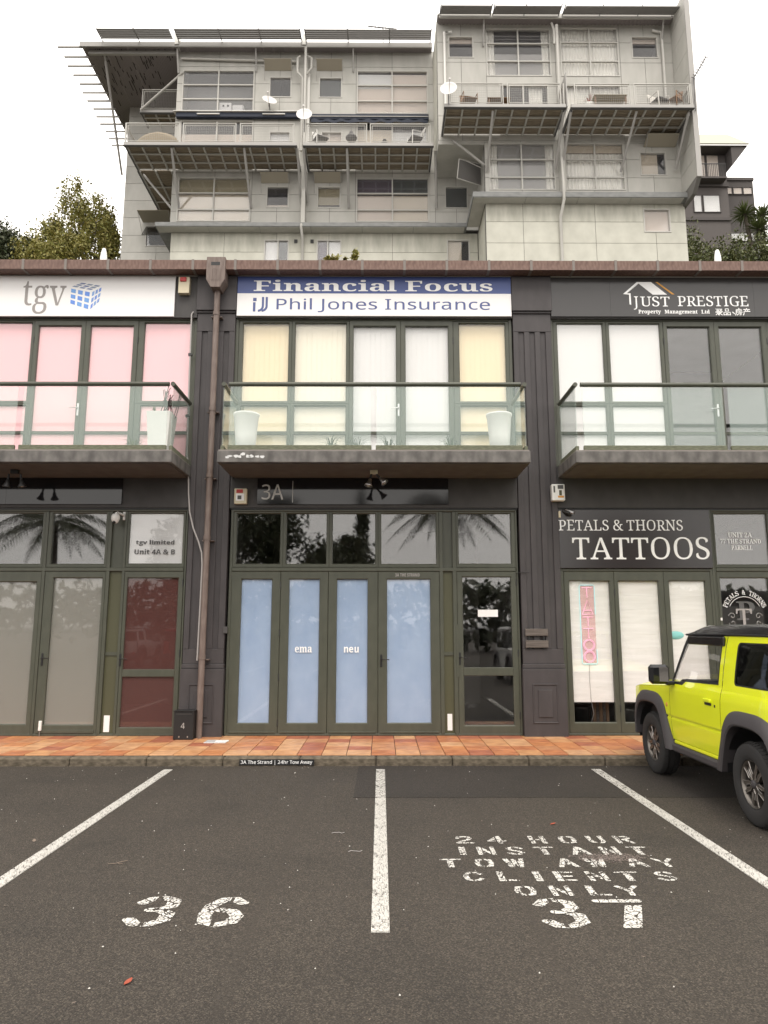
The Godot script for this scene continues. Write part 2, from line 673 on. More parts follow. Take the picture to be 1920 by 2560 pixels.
# stencil letters in a unit square (y down): strokes, then bars that stay unpainted
func glyphs() -> Dictionary:
	return {
		"2": [[[.12, .3], [.2, .12], [.5, .06], [.8, .14], [.86, .3], [.7, .5], [.3, .72], [.12, .86]], [[.1, .92], [.92, .92]], "g", [0, .46, .42, .53], [.0, .78, 1, .84]],
		"4": [[[.66, .05], [.1, .64]], [[.08, .66], [.95, .66]], [[.68, .05], [.68, .98]], "g", [.44, .0, .53, 1]],
		"H": [[[.16, .02], [.16, .98]], [[.84, .02], [.84, .98]], [[.16, .5], [.84, .5]], "g", [.3, .4, .38, .6], [.62, .4, .70, .6]],
		"O": [[[.5, .07], [.2, .14], [.12, .5], [.2, .86], [.5, .93], [.8, .86], [.88, .5], [.8, .14], [.5, .07]], "g", [.44, 0, .56, 1]],
		"U": [[[.14, .02], [.14, .7], [.28, .9], [.5, .94], [.72, .9], [.86, .7], [.86, .02]], "g", [.44, 0, .56, 1]],
		"R": [[[.14, .02], [.14, .98]], [[.14, .07], [.7, .08], [.86, .26], [.7, .46], [.14, .5]], [[.5, .5], [.9, .98]], "g", [.27, .0, .36, 1]],
		"I": [[[.38, .02], [.38, .98]], [[.46, .02], [.46, .98]]],
		"N": [[[.14, .02], [.14, .98]], [[.14, .04], [.86, .96]], [[.86, .02], [.86, .98]], "g", [.26, .0, .33, .98], [.68, .02, .75, 1]],
		"S": [[[.86, .22], [.7, .08], [.4, .06], [.16, .2], [.26, .42], [.7, .56], [.86, .74], [.66, .92], [.36, .94], [.12, .78]], "g", [.46, 0, .54, .25], [.46, .75, .54, 1]],
		"T": [[[.02, .07], [.98, .07]], [[.5, .2], [.5, .98]], [[.44, .2], [.44, .98]], "g", [0, .15, 1, .21]],
		"A": [[[.44, .04], [.08, .98]], [[.5, .04], [.92, .98]], [[.24, .64], [.78, .64]], "g", [.40, .4, .47, 1]],
		"W": [[[.06, .02], [.26, .96]], [[.26, .96], [.5, .1]], [[.5, .1], [.74, .96]], [[.74, .96], [.94, .02]], "g", [.33, .0, .38, 1], [.62, .0, .67, 1]],
		"Y": [[[.06, .04], [.5, .5]], [[.94, .04], [.5, .5]], [[.5, .5], [.5, .98]], "g", [.46, .0, .55, .44]],
		"C": [[[.88, .26], [.74, .1], [.5, .06], [.2, .16], [.12, .5], [.2, .84], [.5, .94], [.74, .9], [.88, .74]], "g", [.42, 0, .5, 1]],
		"L": [[[.2, .02], [.2, .98]], [[.26, .02], [.26, .98]], [[.2, .92], [.95, .92]], "g", [.42, .8, .52, 1]],
		"E": [[[.16, .02], [.16, .98]], [[.22, .02], [.22, .98]], [[.2, .07], [.92, .07]], [[.2, .5], [.8, .5]], [[.2, .93], [.92, .93]], "g", [.36, 0, .43, 1]],
		"3": [[[.1, .22], [.26, .08], [.55, .05], [.82, .15], [.84, .34], [.62, .47], [.42, .48]], [[.62, .48], [.88, .6], [.88, .82], [.6, .95], [.28, .94], [.1, .8]], "g", [.36, .0, .46, .35], [.40, .62, .50, 1]],
		"6": [[[.84, .2], [.64, .06], [.4, .08], [.18, .3], [.14, .6], [.22, .86], [.5, .95], [.8, .86], [.86, .66], [.72, .5], [.46, .46]], "g", [.54, .0, .62, .3], [.38, .62, .47, 1]],
		"7": [[[.04, .08], [.96, .08]], [[.74, .24], [.30, .98]], [[.86, .24], [.44, .98]], "g", [0, .17, 1, .24]],
	}


func stencil_sheet(called: String, parent: Node3D, x0: float, z0: float, wide: float, deep: float, letters: Array, seed_: int) -> void:
	var px := 500.0
	var iw := int(wide * px)
	var ih := int(deep * px)
	var im := Image.create(iw, ih, false, Image.FORMAT_RGBA8)
	im.fill(Color(.8, .79, .76, 0))
	var f := FastNoiseLite.new()
	f.seed = seed_
	f.frequency = 0.10
	f.fractal_octaves = 3
	var c := FastNoiseLite.new()
	c.seed = seed_ + 1
	c.frequency = 0.03
	c.noise_type = FastNoiseLite.TYPE_CELLULAR
	c.cellular_return_type = FastNoiseLite.RETURN_DISTANCE2_SUB
	c.fractal_type = FastNoiseLite.FRACTAL_NONE
	var g := FastNoiseLite.new()
	g.seed = seed_ + 2
	g.frequency = 0.01
	var G := glyphs()
	for l in letters:
		var lx: float = l[1]
		var lz: float = l[2]
		var lw: float = l[3]
		var lh: float = l[4]
		var half: float = l[5]
		var slant: float = l[6]
		var strokes := []
		var gaps := []
		var cut := false
		for s in G[l[0]]:
			if s is String:
				cut = true
			elif cut:
				gaps.append(s)
			else:
				strokes.append(s)
		var seg := []
		for s in strokes:
			for i in s.size() - 1:
				seg.append([Vector2(s[i][0] * lw, s[i][1] * lh), Vector2(s[i + 1][0] * lw, s[i + 1][1] * lh)])
		for py in range(maxi(0, int((lz - z0 - .02) * px)), mini(ih, int((lz - z0 + lh + .02) * px))):
			for qx in range(maxi(0, int((lx - x0 - .08) * px)), mini(iw, int((lx - x0 + lw + .08) * px))):
				var ny: float = (py / px + z0 - lz) / lh
				var nx: float = (qx / px + x0 - lx - slant * (0.5 - ny)) / lw
				if ny < -.02 or ny > 1.02 or nx < -.1 or nx > 1.1:
					continue
				var skip := false
				for r in gaps:
					if nx > r[0] and nx < r[2] and ny > r[1] and ny < r[3]:
						skip = true
				if skip:
					continue
				var q := Vector2(nx * lw, ny * lh)
				for s in seg:
					var near := Geometry2D.get_closest_point_to_segment(q, s[0], s[1])
					var dv := q - near
					if dv.x * dv.x + dv.y * dv.y * 1.9 < half * half:
						im.set_pixel(qx, py, paint_at(qx, py, f, c, g))
						break
	if called == "stencil_lettering":
		# a dried pale splash over two of the lines
		for py in range(int(.40 * px), int(.78 * px)):
			for qx in range(int(.95 * px), int(1.62 * px)):
				var e := Vector2((qx / px + x0 - 1.69) / .30, (py / px + z0 - 5.13) / .11)
				var k := e.length() + .55 * f.get_noise_2d(qx * .4, py * .4) + .25 * g.get_noise_2d(qx * 3.0, py * 3.0)
				if k < .85 and f.get_noise_2d(qx, py) > -.12 + .25 * k:
					im.set_pixel(qx, py, Color(.40, .355, .335, 1.0))
	var m := mat(called + "_paint", Color.WHITE, 0.75)
	m.albedo_texture = ImageTexture.create_from_image(im)
	m.transparency = BaseMaterial3D.TRANSPARENCY_ALPHA_SCISSOR
	m.alpha_scissor_threshold = 0.5
	var pm := PlaneMesh.new()
	pm.size = Vector2(wide, deep)
	add(called, pm, m, parent, Vector3(x0 + wide / 2, 0.0042, z0 + deep / 2))


func stencils(parent: Node3D) -> void:
	var out := []
	var rows := [
		["24HOUR", [.60, .855, 1.185, 1.425, 1.655, 1.875], 4.575, .215],
		["INSTANT", [.565, .735, .955, 1.180, 1.445, 1.675, 1.895], 4.86, .21],
		["TOWAWAY", [.440, .680, .900, 1.275, 1.485, 1.775, 1.985], 5.145, .20],
		["CLIENTS", [.565, .790, 1.015, 1.185, 1.410, 1.625, 1.875], 5.425, .20],
		["ONLY", [.865, 1.095, 1.325, 1.535], 5.70, .19],
	]
	for r in rows:
		for i in r[0].length():
			out.append([r[0][i], r[1][i], r[2] + .01, .135, r[3] - .02, .0185, 0.0])
	out.append(["3", .945, 5.93, .255, .435, .040, 0.0])
	out.append(["7", 1.335, 5.935, .26, .43, .036, 0.0])
	stencil_sheet("stencil_lettering", parent, .40, 4.54, 1.76, 1.86, out, 71)
	stencil_sheet("stencil_number", parent, -1.72, 5.86, 1.08, .50, [["3", -1.485, 5.885, .255, .445, .042, 0.0], ["6", -1.075, 5.90, .265, .44, .042, 0.0]], 81)


func hillside() -> void:
	var n := FastNoiseLite.new()
	n.seed = 9
	n.frequency = 0.05
	var f := func(u: float, v: float) -> Vector3:
		var x := lerpf(-90, 90, u)
		var z := lerpf(-9.4, -130, v * v)
		var k := clampf((-9.4 - z) / 8.0, 0, 1)
		var y := lerpf(-.2, 14.6, k * k * (3 - 2 * k)) + maxf(0.0, -17.4 - z) * 0.22 + n.get_noise_2d(x, z) * 0.7 * k
		return Vector3(x, y, z)
	var o := add("hillside", sheet(60, 40, f), M.earth, self)
	o.set_meta("kind", "structure")


# ------------------------------------------------------------------ the row of shops
const PITCH := 5.03


func shops() -> void:
	var b := thing("shop_building", "two-storey charcoal and green row of shops with glass balconies", "building", Vector3(0, 0.1, -4))
	shop_shell(b)
	for k in [-2, -1, 0, 1, 2, 3]:
		pilaster(b, -2.62 + PITCH * k)
	gutter(b)
	for k in [-2, -1, 0, 1, 2]:
		upper_bay(b, PITCH * k, clampi(k, -1, 1))
		balcony(b, PITCH * k)
	for k in [-2, 2]:
		lower_bay_plain(b, PITCH * k)
	lower_bay_centre(b)
	lower_bay_west(b)
	lower_bay_east(b)


func shop_shell(b: Node3D) -> void:
	var x0 := -12.99
	var x1 := 12.78
	bx("rear_wall", b, M.wall_grey, x0, x1, 0.0, 7.2, -9.2, -9.0)
	bx("end_wall", b, M.wall_grey, x0 - 0.2, x0, 0.0, 7.2, -9.0, -0.3)
	bx("end_wall", b, M.wall_grey, x1, x1 + 0.2, 0.0, 7.2, -9.0, -0.3)
	bx("roof_slab", b, M.pale_bounce_roof, x0 - 0.2, x1 + 0.2, 7.25, 7.36, -9.2, 0.015)  # roof top is out of view; its pale colour serves as a bounce surface
	bx("floor_slab", b, M.room_floor, x0, x1, 3.7, 4.13, -9.0, -0.22)
	bx("ground_floor", b, M.room_floor, x0, x1, 0.02, 0.11, -9.0, -0.02)
	for k in [-1, 0, 1, 2]:
		bx("party_wall", b, M.room, -2.72 + PITCH * k, -2.52 + PITCH * k, 0.11, 3.7, -9.0, -0.3)
		bx("party_wall", b, M.room, -2.72 + PITCH * k, -2.52 + PITCH * k, 4.13, 7.2, -9.0, -0.3)
	for k in [-2, -1, 0, 1, 2]:
		var d: float = PITCH * k
		bx("partition", b, M.room, -2.3 + d, 2.08 + d, 0.11, 3.7, -4.6, -4.5)
		bx("partition", b, M.room, -2.3 + d, 2.08 + d, 4.13, 7.2, -4.1, -4.0)
		bx("fascia", b, M.wall_grey, -2.31 + d, 2.10 + d, 6.555, 7.25, -0.2, 0.0)
		bx("lintel", b, M.wall_grey, -2.31 + d, 2.10 + d, 3.485, 4.13, -0.2, -0.02)
		bx("sill_flashing", b, M.black, -2.31 + d, 2.10 + d, 3.462, 3.485, -0.15, -0.045)


func pilaster(b: Node3D, x: float) -> void:
	var p := knot("pilaster", b)
	bx("core", p, M.charcoal, x - .30, x + .30, 0.10, 6.64, -0.3, -0.026)
	bx("capital", p, M.charcoal, x - .318, x + .318, 6.66, 7.25, -0.3, 0.05, 0.006)
	bx("capital_lip", p, M.charcoal, x - .306, x + .306, 6.625, 6.66, -0.3, 0.024, 0.006)
	bx("facing", p, M.charcoal, x - .302, x + .302, 6.325, 6.625, -0.03, 0.0, 0.004)
	bx("facing", p, M.charcoal, x - .302, x + .302, 1.145, 1.36, -0.03, 0.0, 0.004)
	for s in [[-.302, -.22], [-.13, -.045], [.04, .125], [.21, .302]]:
		bx("facing", p, M.charcoal, x + s[0], x + s[1], 1.362, 6.323, -0.03, 0.0, 0.004)
	bx("plinth_moulding", p, M.charcoal, x - .312, x + .312, 1.08, 1.143, -0.1, 0.016, 0.008)
	bx("plinth", p, M.charcoal, x - .318, x + .318, 0.10, 1.078, -0.3, 0.034, 0.006)
	add("plinth_panel", ring(x - .185, x + .185, .30, .86, [.02, .02, .02, .02], .03, .046), M.charcoal, p)
	bx("plinth_panel", p, M.charcoal, x - .105, x + .105, .385, .775, .03, .047, 0.006)


func gutter(b: Node3D) -> void:
	var g := knot("gutter", b)
	var w := 0.668
	for i in range(-16, 25):
		var x0 := -2.966 + w * i
		if x0 < -13.3 or x0 > 12.9:
			continue
		var st := stool()
		prism_into(st, [Vector2(.02, 7.262), Vector2(.245, 7.252), Vector2(.25, 7.405), Vector2(.225, 7.405), Vector2(.22, 7.285), Vector2(.02, 7.285)], x0 + .004, x0 + w - .004)
		var o := add("gutter_segment", done(st), M.gutter_brown, g)
		o.rotation.y = -PI / 2
		o.transform = Transform3D(Basis(Vector3(0, 0, 1), Vector3(0, 1, 0), Vector3(1, 0, 0)), o.position)
		st = stool()
		prism_into(st, [Vector2(.02, 7.254), Vector2(.252, 7.243), Vector2(.258, 7.412), Vector2(.21, 7.412), Vector2(.21, 7.29), Vector2(.02, 7.29)], x0 - .02, x0 + .02)
		o = add("gutter_strap", done(st), M.strap, g)
		o.transform = Transform3D(Basis(Vector3(0, 0, 1), Vector3(0, 1, 0), Vector3(1, 0, 0)), o.position)
	var d := knot("downpipe", b)
	tube("pipe", d, M.pipe_brown, [Vector3(-2.59, 6.95, .13), Vector3(-2.595, 4.0, .13), Vector3(-2.605, .11, .13)], .046, 14)
	for y in [6.56, 5.0, 3.95, 3.0, 1.25]:
		add("pipe_collar", lathe([[.046, -.03], [.054, -.03, 0], [.054, .03, 0], [.046, .03]], 14), M.pipe_brown, d, Vector3(-2.592 - .013 * (7 - y) / 7, y, .13))
		bx("pipe_bracket", d, M.pipe_brown, -2.68, -2.51, y - .045, y - .033, 0.0, .10)
	var st2 := stool()
	prism_into(st2, [Vector2(-2.735, 7.43), Vector2(-2.735, 7.06), Vector2(-2.66, 6.93), Vector2(-2.52, 6.93), Vector2(-2.445, 7.06), Vector2(-2.445, 7.43)], 0.052, 0.30)
	add("rainwater_head", done(st2), M.pipe_brown, d)
	bx("overflow_slot", d, M.black, -2.665, -2.525, 7.29, 7.345, 0.28, 0.302)
	for i in 5:
		bx("flute", d, M.pipe_brown, -2.655 + .03 * i, -2.640 + .03 * i, 7.04, 7.24, .30, .306)


# a frame with a pane in it, and what hangs behind the pane
func glazed(parent: Node3D, called: String, x0: float, x1: float, y0: float, y1: float, w: Array, film := "", pane := "pane", z := -0.10, deep := .03, frame := "green_frame") -> Node3D:
	var n := knot(called, parent, Vector3((x0 + x1) / 2, y0, z))
	add("frame", ring(x0, x1, y0, y1, w, z - deep, z + deep, .012), M[frame], n)
	bx("pane", n, M[pane], x0 + w[0] - .004, x1 - w[1] + .004, y0 + w[3] - .004, y1 - w[2] + .004, z - .004, z + .002)
	if not film:
		bx("added_pane", n, M.pane, x0 + w[0] - .004, x1 - w[1] + .004, y0 + w[3] - .004, y1 - w[2] + .004, z - .022, z - .017)  # second sheet of glass added to strengthen the reflections
	if film:
		if film in ["blind_cream", "blind_pale"] or film == "blind_white" and x0 < 2.0:
			var count := int(round((x1 - x0 - w[0] - w[1]) / .085))
			for i in count:
				var xa := lerpf(x0 + w[0], x1 - w[1], float(i) / count)
				var s := bx("blind_slat", n, M[film], xa - .008, xa + .093, y0 + w[3] - .03, y1 - w[2] + .03, z - .05, z - .049)
				s.rotation.y = -.07 + .035 * sin(i * 2.7 + x0 * 5.0)
			return n
		bx("film" if film.begins_with("film") else "blind", n, M[film], x0 + w[0] - .004, x1 - w[1] + .004, y0 + w[3] - .004, y1 - w[2] + .004, z - .02, z - .012)
	return n


func lever(n: Node3D, x: float, y: float, z: float, dir: float, m: Material, plate := .09) -> void:
	var h := stool()
	box_into(h, Vector3(x - .014, y - plate, z), Vector3(x + .014, y + plate, z + .01), .003)
	tube_into(h, [Vector3(x, y + .02, z), Vector3(x, y + .02, z + .05), Vector3(x + .03 * dir, y + .02, z + .055), Vector3(x + .12 * dir, y + .015, z + .05)], .008, 6)
	box_into(h, Vector3(x - .006, y - plate * .6, z + .01), Vector3(x + .006, y - plate * .35, z + .014), .0)
	add("handle", done(h), m, n)


func hinge(n: Node3D, x: float, y: float, z: float) -> void:
	var st := stool()
	tube_into(st, [Vector3(x, y - .05, z), Vector3(x, y + .05, z)], .009, 6)
	add("hinge", done(st), M.dark_steel, n)


func upper_bay(b: Node3D, d: float, k: int) -> void:
	var f: Array = [["blind_pink", "blind_pink", "blind_pink", "blind_pink", "blind_pink"], ["blind_cream", "blind_pale", "blind_white", "blind_white", "blind_cream"], ["blind_white", "blind_white", "", "", ""]][k + 1]
	var pane := "pane"
	# outer frame
	var fr := knot("window_surround", b)
	add("outer_frame", ring(-2.32 + d, 2.095 + d, 4.14, 6.56, [.05, .05, .03, .03], -.16, -.055), M.green_frame, fr)
	var xs := [[-2.27, -1.42], [-1.42, -.50]]
	for i in 2:
		var x0: float = xs[i][0] + d
		var x1: float = xs[i][1] + d
		glazed(b, "window", x0, x1, 5.155, 6.53, [.07 if i == 0 else .055, .055, .035, .045], f[i], pane)
		glazed(b, "window", x0, x1, 4.17, 5.153, [.07 if i == 0 else .055, .055, .035, .04], f[i], pane)
		bx("glazing_bar", b, M.green_frame, x0 + .05, x1 - .05, 4.66, 4.705, -.13, -.075)
	for i in 2:
		var x0: float = [-.50, .315][i] + d
		var x1: float = [.315, 1.155][i] + d
		var n := glazed(b, "door", x0, x1, 4.17, 6.53, [.065 if i == 0 else .08, .075 if i == 0 else .08, .09, .10], f[2 + i], pane, -.095, .035)
		bx("glazing_bar", n, M.green_frame, x0 + .07, x1 - .07, 4.66, 4.705, -.12, -.078)
		if i == 0:
			lever(n, x1 - .035, 5.05, -.06, -1.0, M.steel, .10)
		for y in [4.5, 6.2]:
			hinge(n, x0 if i == 0 else x1, y, -.058)
	glazed(b, "window", 1.155 + d, 2.05 + d, 5.155, 6.53, [.10, .06, .035, .045], f[4], pane)
	glazed(b, "window", 1.155 + d, 2.05 + d, 4.17, 5.153, [.10, .06, .035, .04], f[4], pane)
	bx("glazing_bar", b, M.green_frame, 1.20 + d, 2.0 + d, 4.66, 4.705, -.13, -.075)
	if k == 1:
		var l := knot("room_lining", b)
		bx("ceiling_board", l, M.blind_paper, 2.85, 7.05, 6.72, 6.76, -3.9, -.3)
		bx("wardrobe", l, M.old_timber, 5.0, 6.1, 4.14, 6.3, -2.4, -1.7, .01)
		bx("screen_wall", l, M.room, 4.62, 5.0, 4.14, 6.7, -2.6, -2.5)


func balcony(b: Node3D, d: float) -> void:
	var n := knot("balcony", b)
	var x0 := -2.293 + d
	var x1 := 2.104 + d
	var st := stool()
	box_into(st, Vector3(x0, 3.955, -0.02), Vector3(x1, 4.125, 1.0), .008)
	add("slab", done(st), M.concrete, n)
	if d == 0.0:
		rng.seed = 91
		for i in 9:
			var px := x0 + .14 + .06 * i + rng.randf_range(-.02, .02)
			var py := 4.05 + rng.randf_range(-.03, .035)
			var poly := []
			for k in 7:
				var an := TAU * k / 7.0
				poly.append(Vector2(px + cos(an) * rng.randf_range(.015, .05), py + sin(an) * rng.randf_range(.01, .03)))
			prism("peeled_paint", n, M.film_pale, poly, .999, 1.0015)
	bx("soffit_board", n, M.soffit, x0 + .05, x1 - .05, 3.945, 3.957, -0.018, .95)
	bx("deck_edge", n, M.strap, x0 + .012, x1 - .012, 4.122, 4.142, 0.0, .985, .004)
	var g := -0.10 + d
	for s in [[x0 + .135, g - .03], [g + .03, x1 - .10]]:
		bx("rail_channel", n, M.mossy_rail, s[0], s[1], 4.142, 4.215, .915, .965, .006)
		bx("glass_panel", n, M.rail_glass, s[0] + .01, s[1] - .01, 4.20, 5.09, .934, .946)
	tube("handrail", n, M.green_frame, [Vector3(x0 + .125, 5.115, .94), Vector3(x1 - .10, 5.115, .94)], .033, 14)
	for x in [x0 + .05, x1 - .045]:
		bx("rail_channel", n, M.mossy_rail, x - .024, x + .024, 4.142, 4.215, 0.04, .93, .006)
		bx("glass_panel", n, M.rail_glass, x - .006, x + .006, 4.20, 5.09, .05, .92)
		tube("handrail", n, M.green_frame, [Vector3(x, 5.115, .04), Vector3(x, 5.115, .955)], .033, 14)


func lower_bay_centre(b: Node3D) -> void:
	var z := -.10
	add("shopfront_frame", ring(-2.29, 2.085, .115, 3.462, [.04, .03, .03, .03], -.15, -.062), M.green_frame, b)
	var fx := [[-2.25, -1.49], [-1.49, -.785], [-.785, -.04], [-.04, .89]]
	for i in 4:
		glazed(b, "fanlight", fx[i][0], fx[i][1], 2.575, 3.43, [.05, .045, .03, .055], "", "pane", z)
	bx("transom", b, M.green_frame, -2.25, 2.05, 2.515, 2.573, -.14, -.058, .006)
	bx("mullion", b, M.green_frame, .89, .945, .14, 3.43, -.14, -.06, .004)
	bx("infill_panel", b, M.green_frame, .946, 1.09, 2.575, 3.43, -.12, -.10)
	bx("infill_panel", b, M.olive_panel, .946, 1.09, .14, 2.514, -.12, -.10)
	bx("infill_rail", b, M.green_frame, .946, 1.09, 1.265, 1.315, -.118, -.085)
	bx("door_strip", b, M.sign_white, .985, 1.055, .185, .42, -.10, -.094)
	bx("mullion", b, M.green_frame, 1.091, 1.15, .14, 3.43, -.14, -.06, .004)
	glazed(b, "fanlight", 1.15, 2.055, 2.575, 3.43, [.04, .065, .03, .06], "", "pane", z)
	var dx := [[-2.25, -1.512, .15, .13], [-1.508, -.792, .13, .13], [-.788, -.042, .13, .155], [-.038, .888, .135, .14]]
	for i in 4:
		var n := glazed(b, "door", dx[i][0], dx[i][1], .14, 2.512, [dx[i][2], dx[i][3], .118, .155], "film_blue", "pane", z, .033)
		if i == 3:
			lever(n, .01, 1.19, -.067, 1.0, M.black)
			text("door_number", n, M.faded_white, "3A THE STRAND", sans_bold, .22, .59, 2.437, 2.485, -.066, .002)
		if i == 1:
			text("lettering", n, M.ink_white, "ema", serif_bold, -1.277, -1.025, 1.308, 1.392, -.0975, .002)
		if i == 2:
			text("lettering", n, M.ink_white, "neu", sans_bold, -.546, -.327, 1.305, 1.392, -.0975, .002)
		if i == 1:
			for y in [.3, .95, 1.6, 2.3]:
				hinge(n, -1.51, y, -.064)
		bx("kick_weather_bar", n, M.green_frame, dx[i][0] + .03, dx[i][1] - .03, .155, .175, -.07, -.055, .003)
	var r := knot("door", b)
	add("frame", ring(1.152, 2.053, .14, 2.512, [.085, .085, .085, .12], -.135, -.065, .012), M.green_frame, r)
	bx("mid_rail", r, M.green_frame, 1.23, 1.975, .97, 1.088, -.13, -.07, .006)
	bx("pane", r, M.pane, 1.233, 1.972, 1.086, 2.43, -.104, -.098)
	bx("added_pane", r, M.pane, 1.233, 1.972, 1.086, 2.43, -.122, -.117)  # extra glass sheet, added so the door mirrors more
	bx("pane", r, M.pane, 1.233, 1.972, .256, .972, -.104, -.098)
	bx("added_pane", r, M.pane, 1.233, 1.972, .256, .972, -.122, -.117)
	bx("notice", r, M.sign_white, 1.465, 1.766, 1.834, 1.94, -.0975, -.0955)
	bx("lock_rail", r, M.green_frame, 1.13, 1.165, .95, 1.72, -.068, -.052)
	lever(r, 1.178, 1.22, -.066, 1.0, M.black)
	for y in [.4, 1.3, 2.35]:
		hinge(r, 2.05, y, -.062)


# the next shops along, which the camera hardly sees
func lower_bay_plain(b: Node3D, d: float) -> void:
	add("shopfront_frame", ring(-2.29 + d, 2.085 + d, .115, 3.462, [.04, .03, .03, .03], -.15, -.062), M.green_frame, b)
	bx("transom", b, M.green_frame, -2.25 + d, 2.05 + d, 2.515, 2.573, -.14, -.058, .006)
	for i in 5:
		var x0 := -2.25 + .86 * i + d
		glazed(b, "fanlight", x0, x0 + .858, 2.575, 3.43, [.05, .05, .03, .055])
		glazed(b, "door", x0, x0 + .858, .14, 2.512, [.11, .11, .118, .155], "film_grey", "pane", -.10, .033)


func lower_bay_west(b: Node3D) -> void:
	var z := -.10
	add("shopfront_frame", ring(-7.32, -2.945, .115, 3.462, [.04, .03, .03, .03], -.15, -.062), M.green_frame, b)
	glazed(b, "fanlight", -7.28, -6.14, 2.575, 3.43, [.05, .045, .03, .055])
	glazed(b, "fanlight", -6.14, -5.115, 2.575, 3.43, [.05, .05, .03, .055])
	glazed(b, "fanlight", -5.07, -4.15, 2.575, 3.43, [.06, .05, .03, .055])
	bx("mullion", b, M.green_frame, -5.115, -5.07, .14, 3.43, -.14, -.06, .004)
	bx("transom", b, M.green_frame, -7.28, -2.98, 2.515, 2.573, -.14, -.058, .006)
	bx("mullion", b, M.green_frame, -4.15, -4.10, .14, 3.43, -.14, -.06, .004)
	bx("infill_panel", b, M.green_frame, -4.099, -3.91, 2.575, 3.43, -.12, -.10)
	bx("infill_panel", b, M.olive_panel, -4.099, -3.91, .14, 2.514, -.12, -.10)
	bx("infill_rail", b, M.green_frame, -4.099, -3.91, 1.265, 1.315, -.118, -.085)
	bx("door_strip", b, M.sign_white, -4.06, -3.975, .165, .40, -.10, -.094)
	bx("mullion", b, M.green_frame, -3.909, -3.87, .14, 3.43, -.14, -.06, .004)
	var n := glazed(b, "fanlight", -3.87, -2.98, 2.575, 3.43, [.035, .04, .03, .06], "film_pale")
	text("lettering", n, M.print_grey, "tgv limited", sans_bold, -3.735, -3.15, 2.905, 2.995, -.0975, .002)
	text("lettering", n, M.print_grey, "Unit 4A & B", sans_bold, -3.75, -3.135, 2.775, 2.855, -.0975, .002)
	glazed(b, "door", -7.28, -6.2, .14, 2.512, [.09, .09, .118, .155], "film_grey", "pane", z, .033)
	glazed(b, "door", -6.197, -5.117, .14, 2.512, [.11, .075, .16, .14], "film_grey", "pane", z, .033)
	n = glazed(b, "door", -5.067, -4.153, .14, 2.512, [.13, .05, .10, .13], "film_grey", "pane", z, .033)
	lever(n, -5.015, 1.21, -.067, 1.0, M.black)
	bx("kick_weather_bar", n, M.green_frame, -5.03, -4.19, .155, .2, -.07, -.055, .003)
	var pl := knot("floor_bolt", b)
	bx("bolt_case", pl, M.white_plastic, -4.985, -4.945, .19, .33, -.066, -.03, .006)
	tube("bolt_rod", pl, M.strap, [Vector3(-4.965, .2, -.045), Vector3(-4.965, .115, -.045)], .007, 6)
	var r := knot("door", b)
	add("frame", ring(-3.868, -2.98, .14, 2.512, [.045, .075, .10, .095], -.135, -.065, .012), M.green_frame, r)
	bx("mid_rail", r, M.green_frame, -3.826, -3.05, .955, 1.063, -.13, -.07, .006)
	bx("pane", r, M.rose_glass, -3.826, -3.052, 1.06, 2.416, -.104, -.098)
	bx("added_pane", r, M.pane, -3.826, -3.052, 1.06, 2.416, -.122, -.117)  # extra clear sheet added behind the rose glass for stronger reflection
	bx("pane", r, M.rose_glass, -3.826, -3.052, .232, .957, -.104, -.098)
	bx("added_pane", r, M.pane, -3.826, -3.052, .232, .957, -.122, -.117)
	lever(r, -3.86, 1.20, -.066, 1.0, M.black)
	for y in [.4, 1.3, 2.35]:
		hinge(r, -2.985, y, -.062)


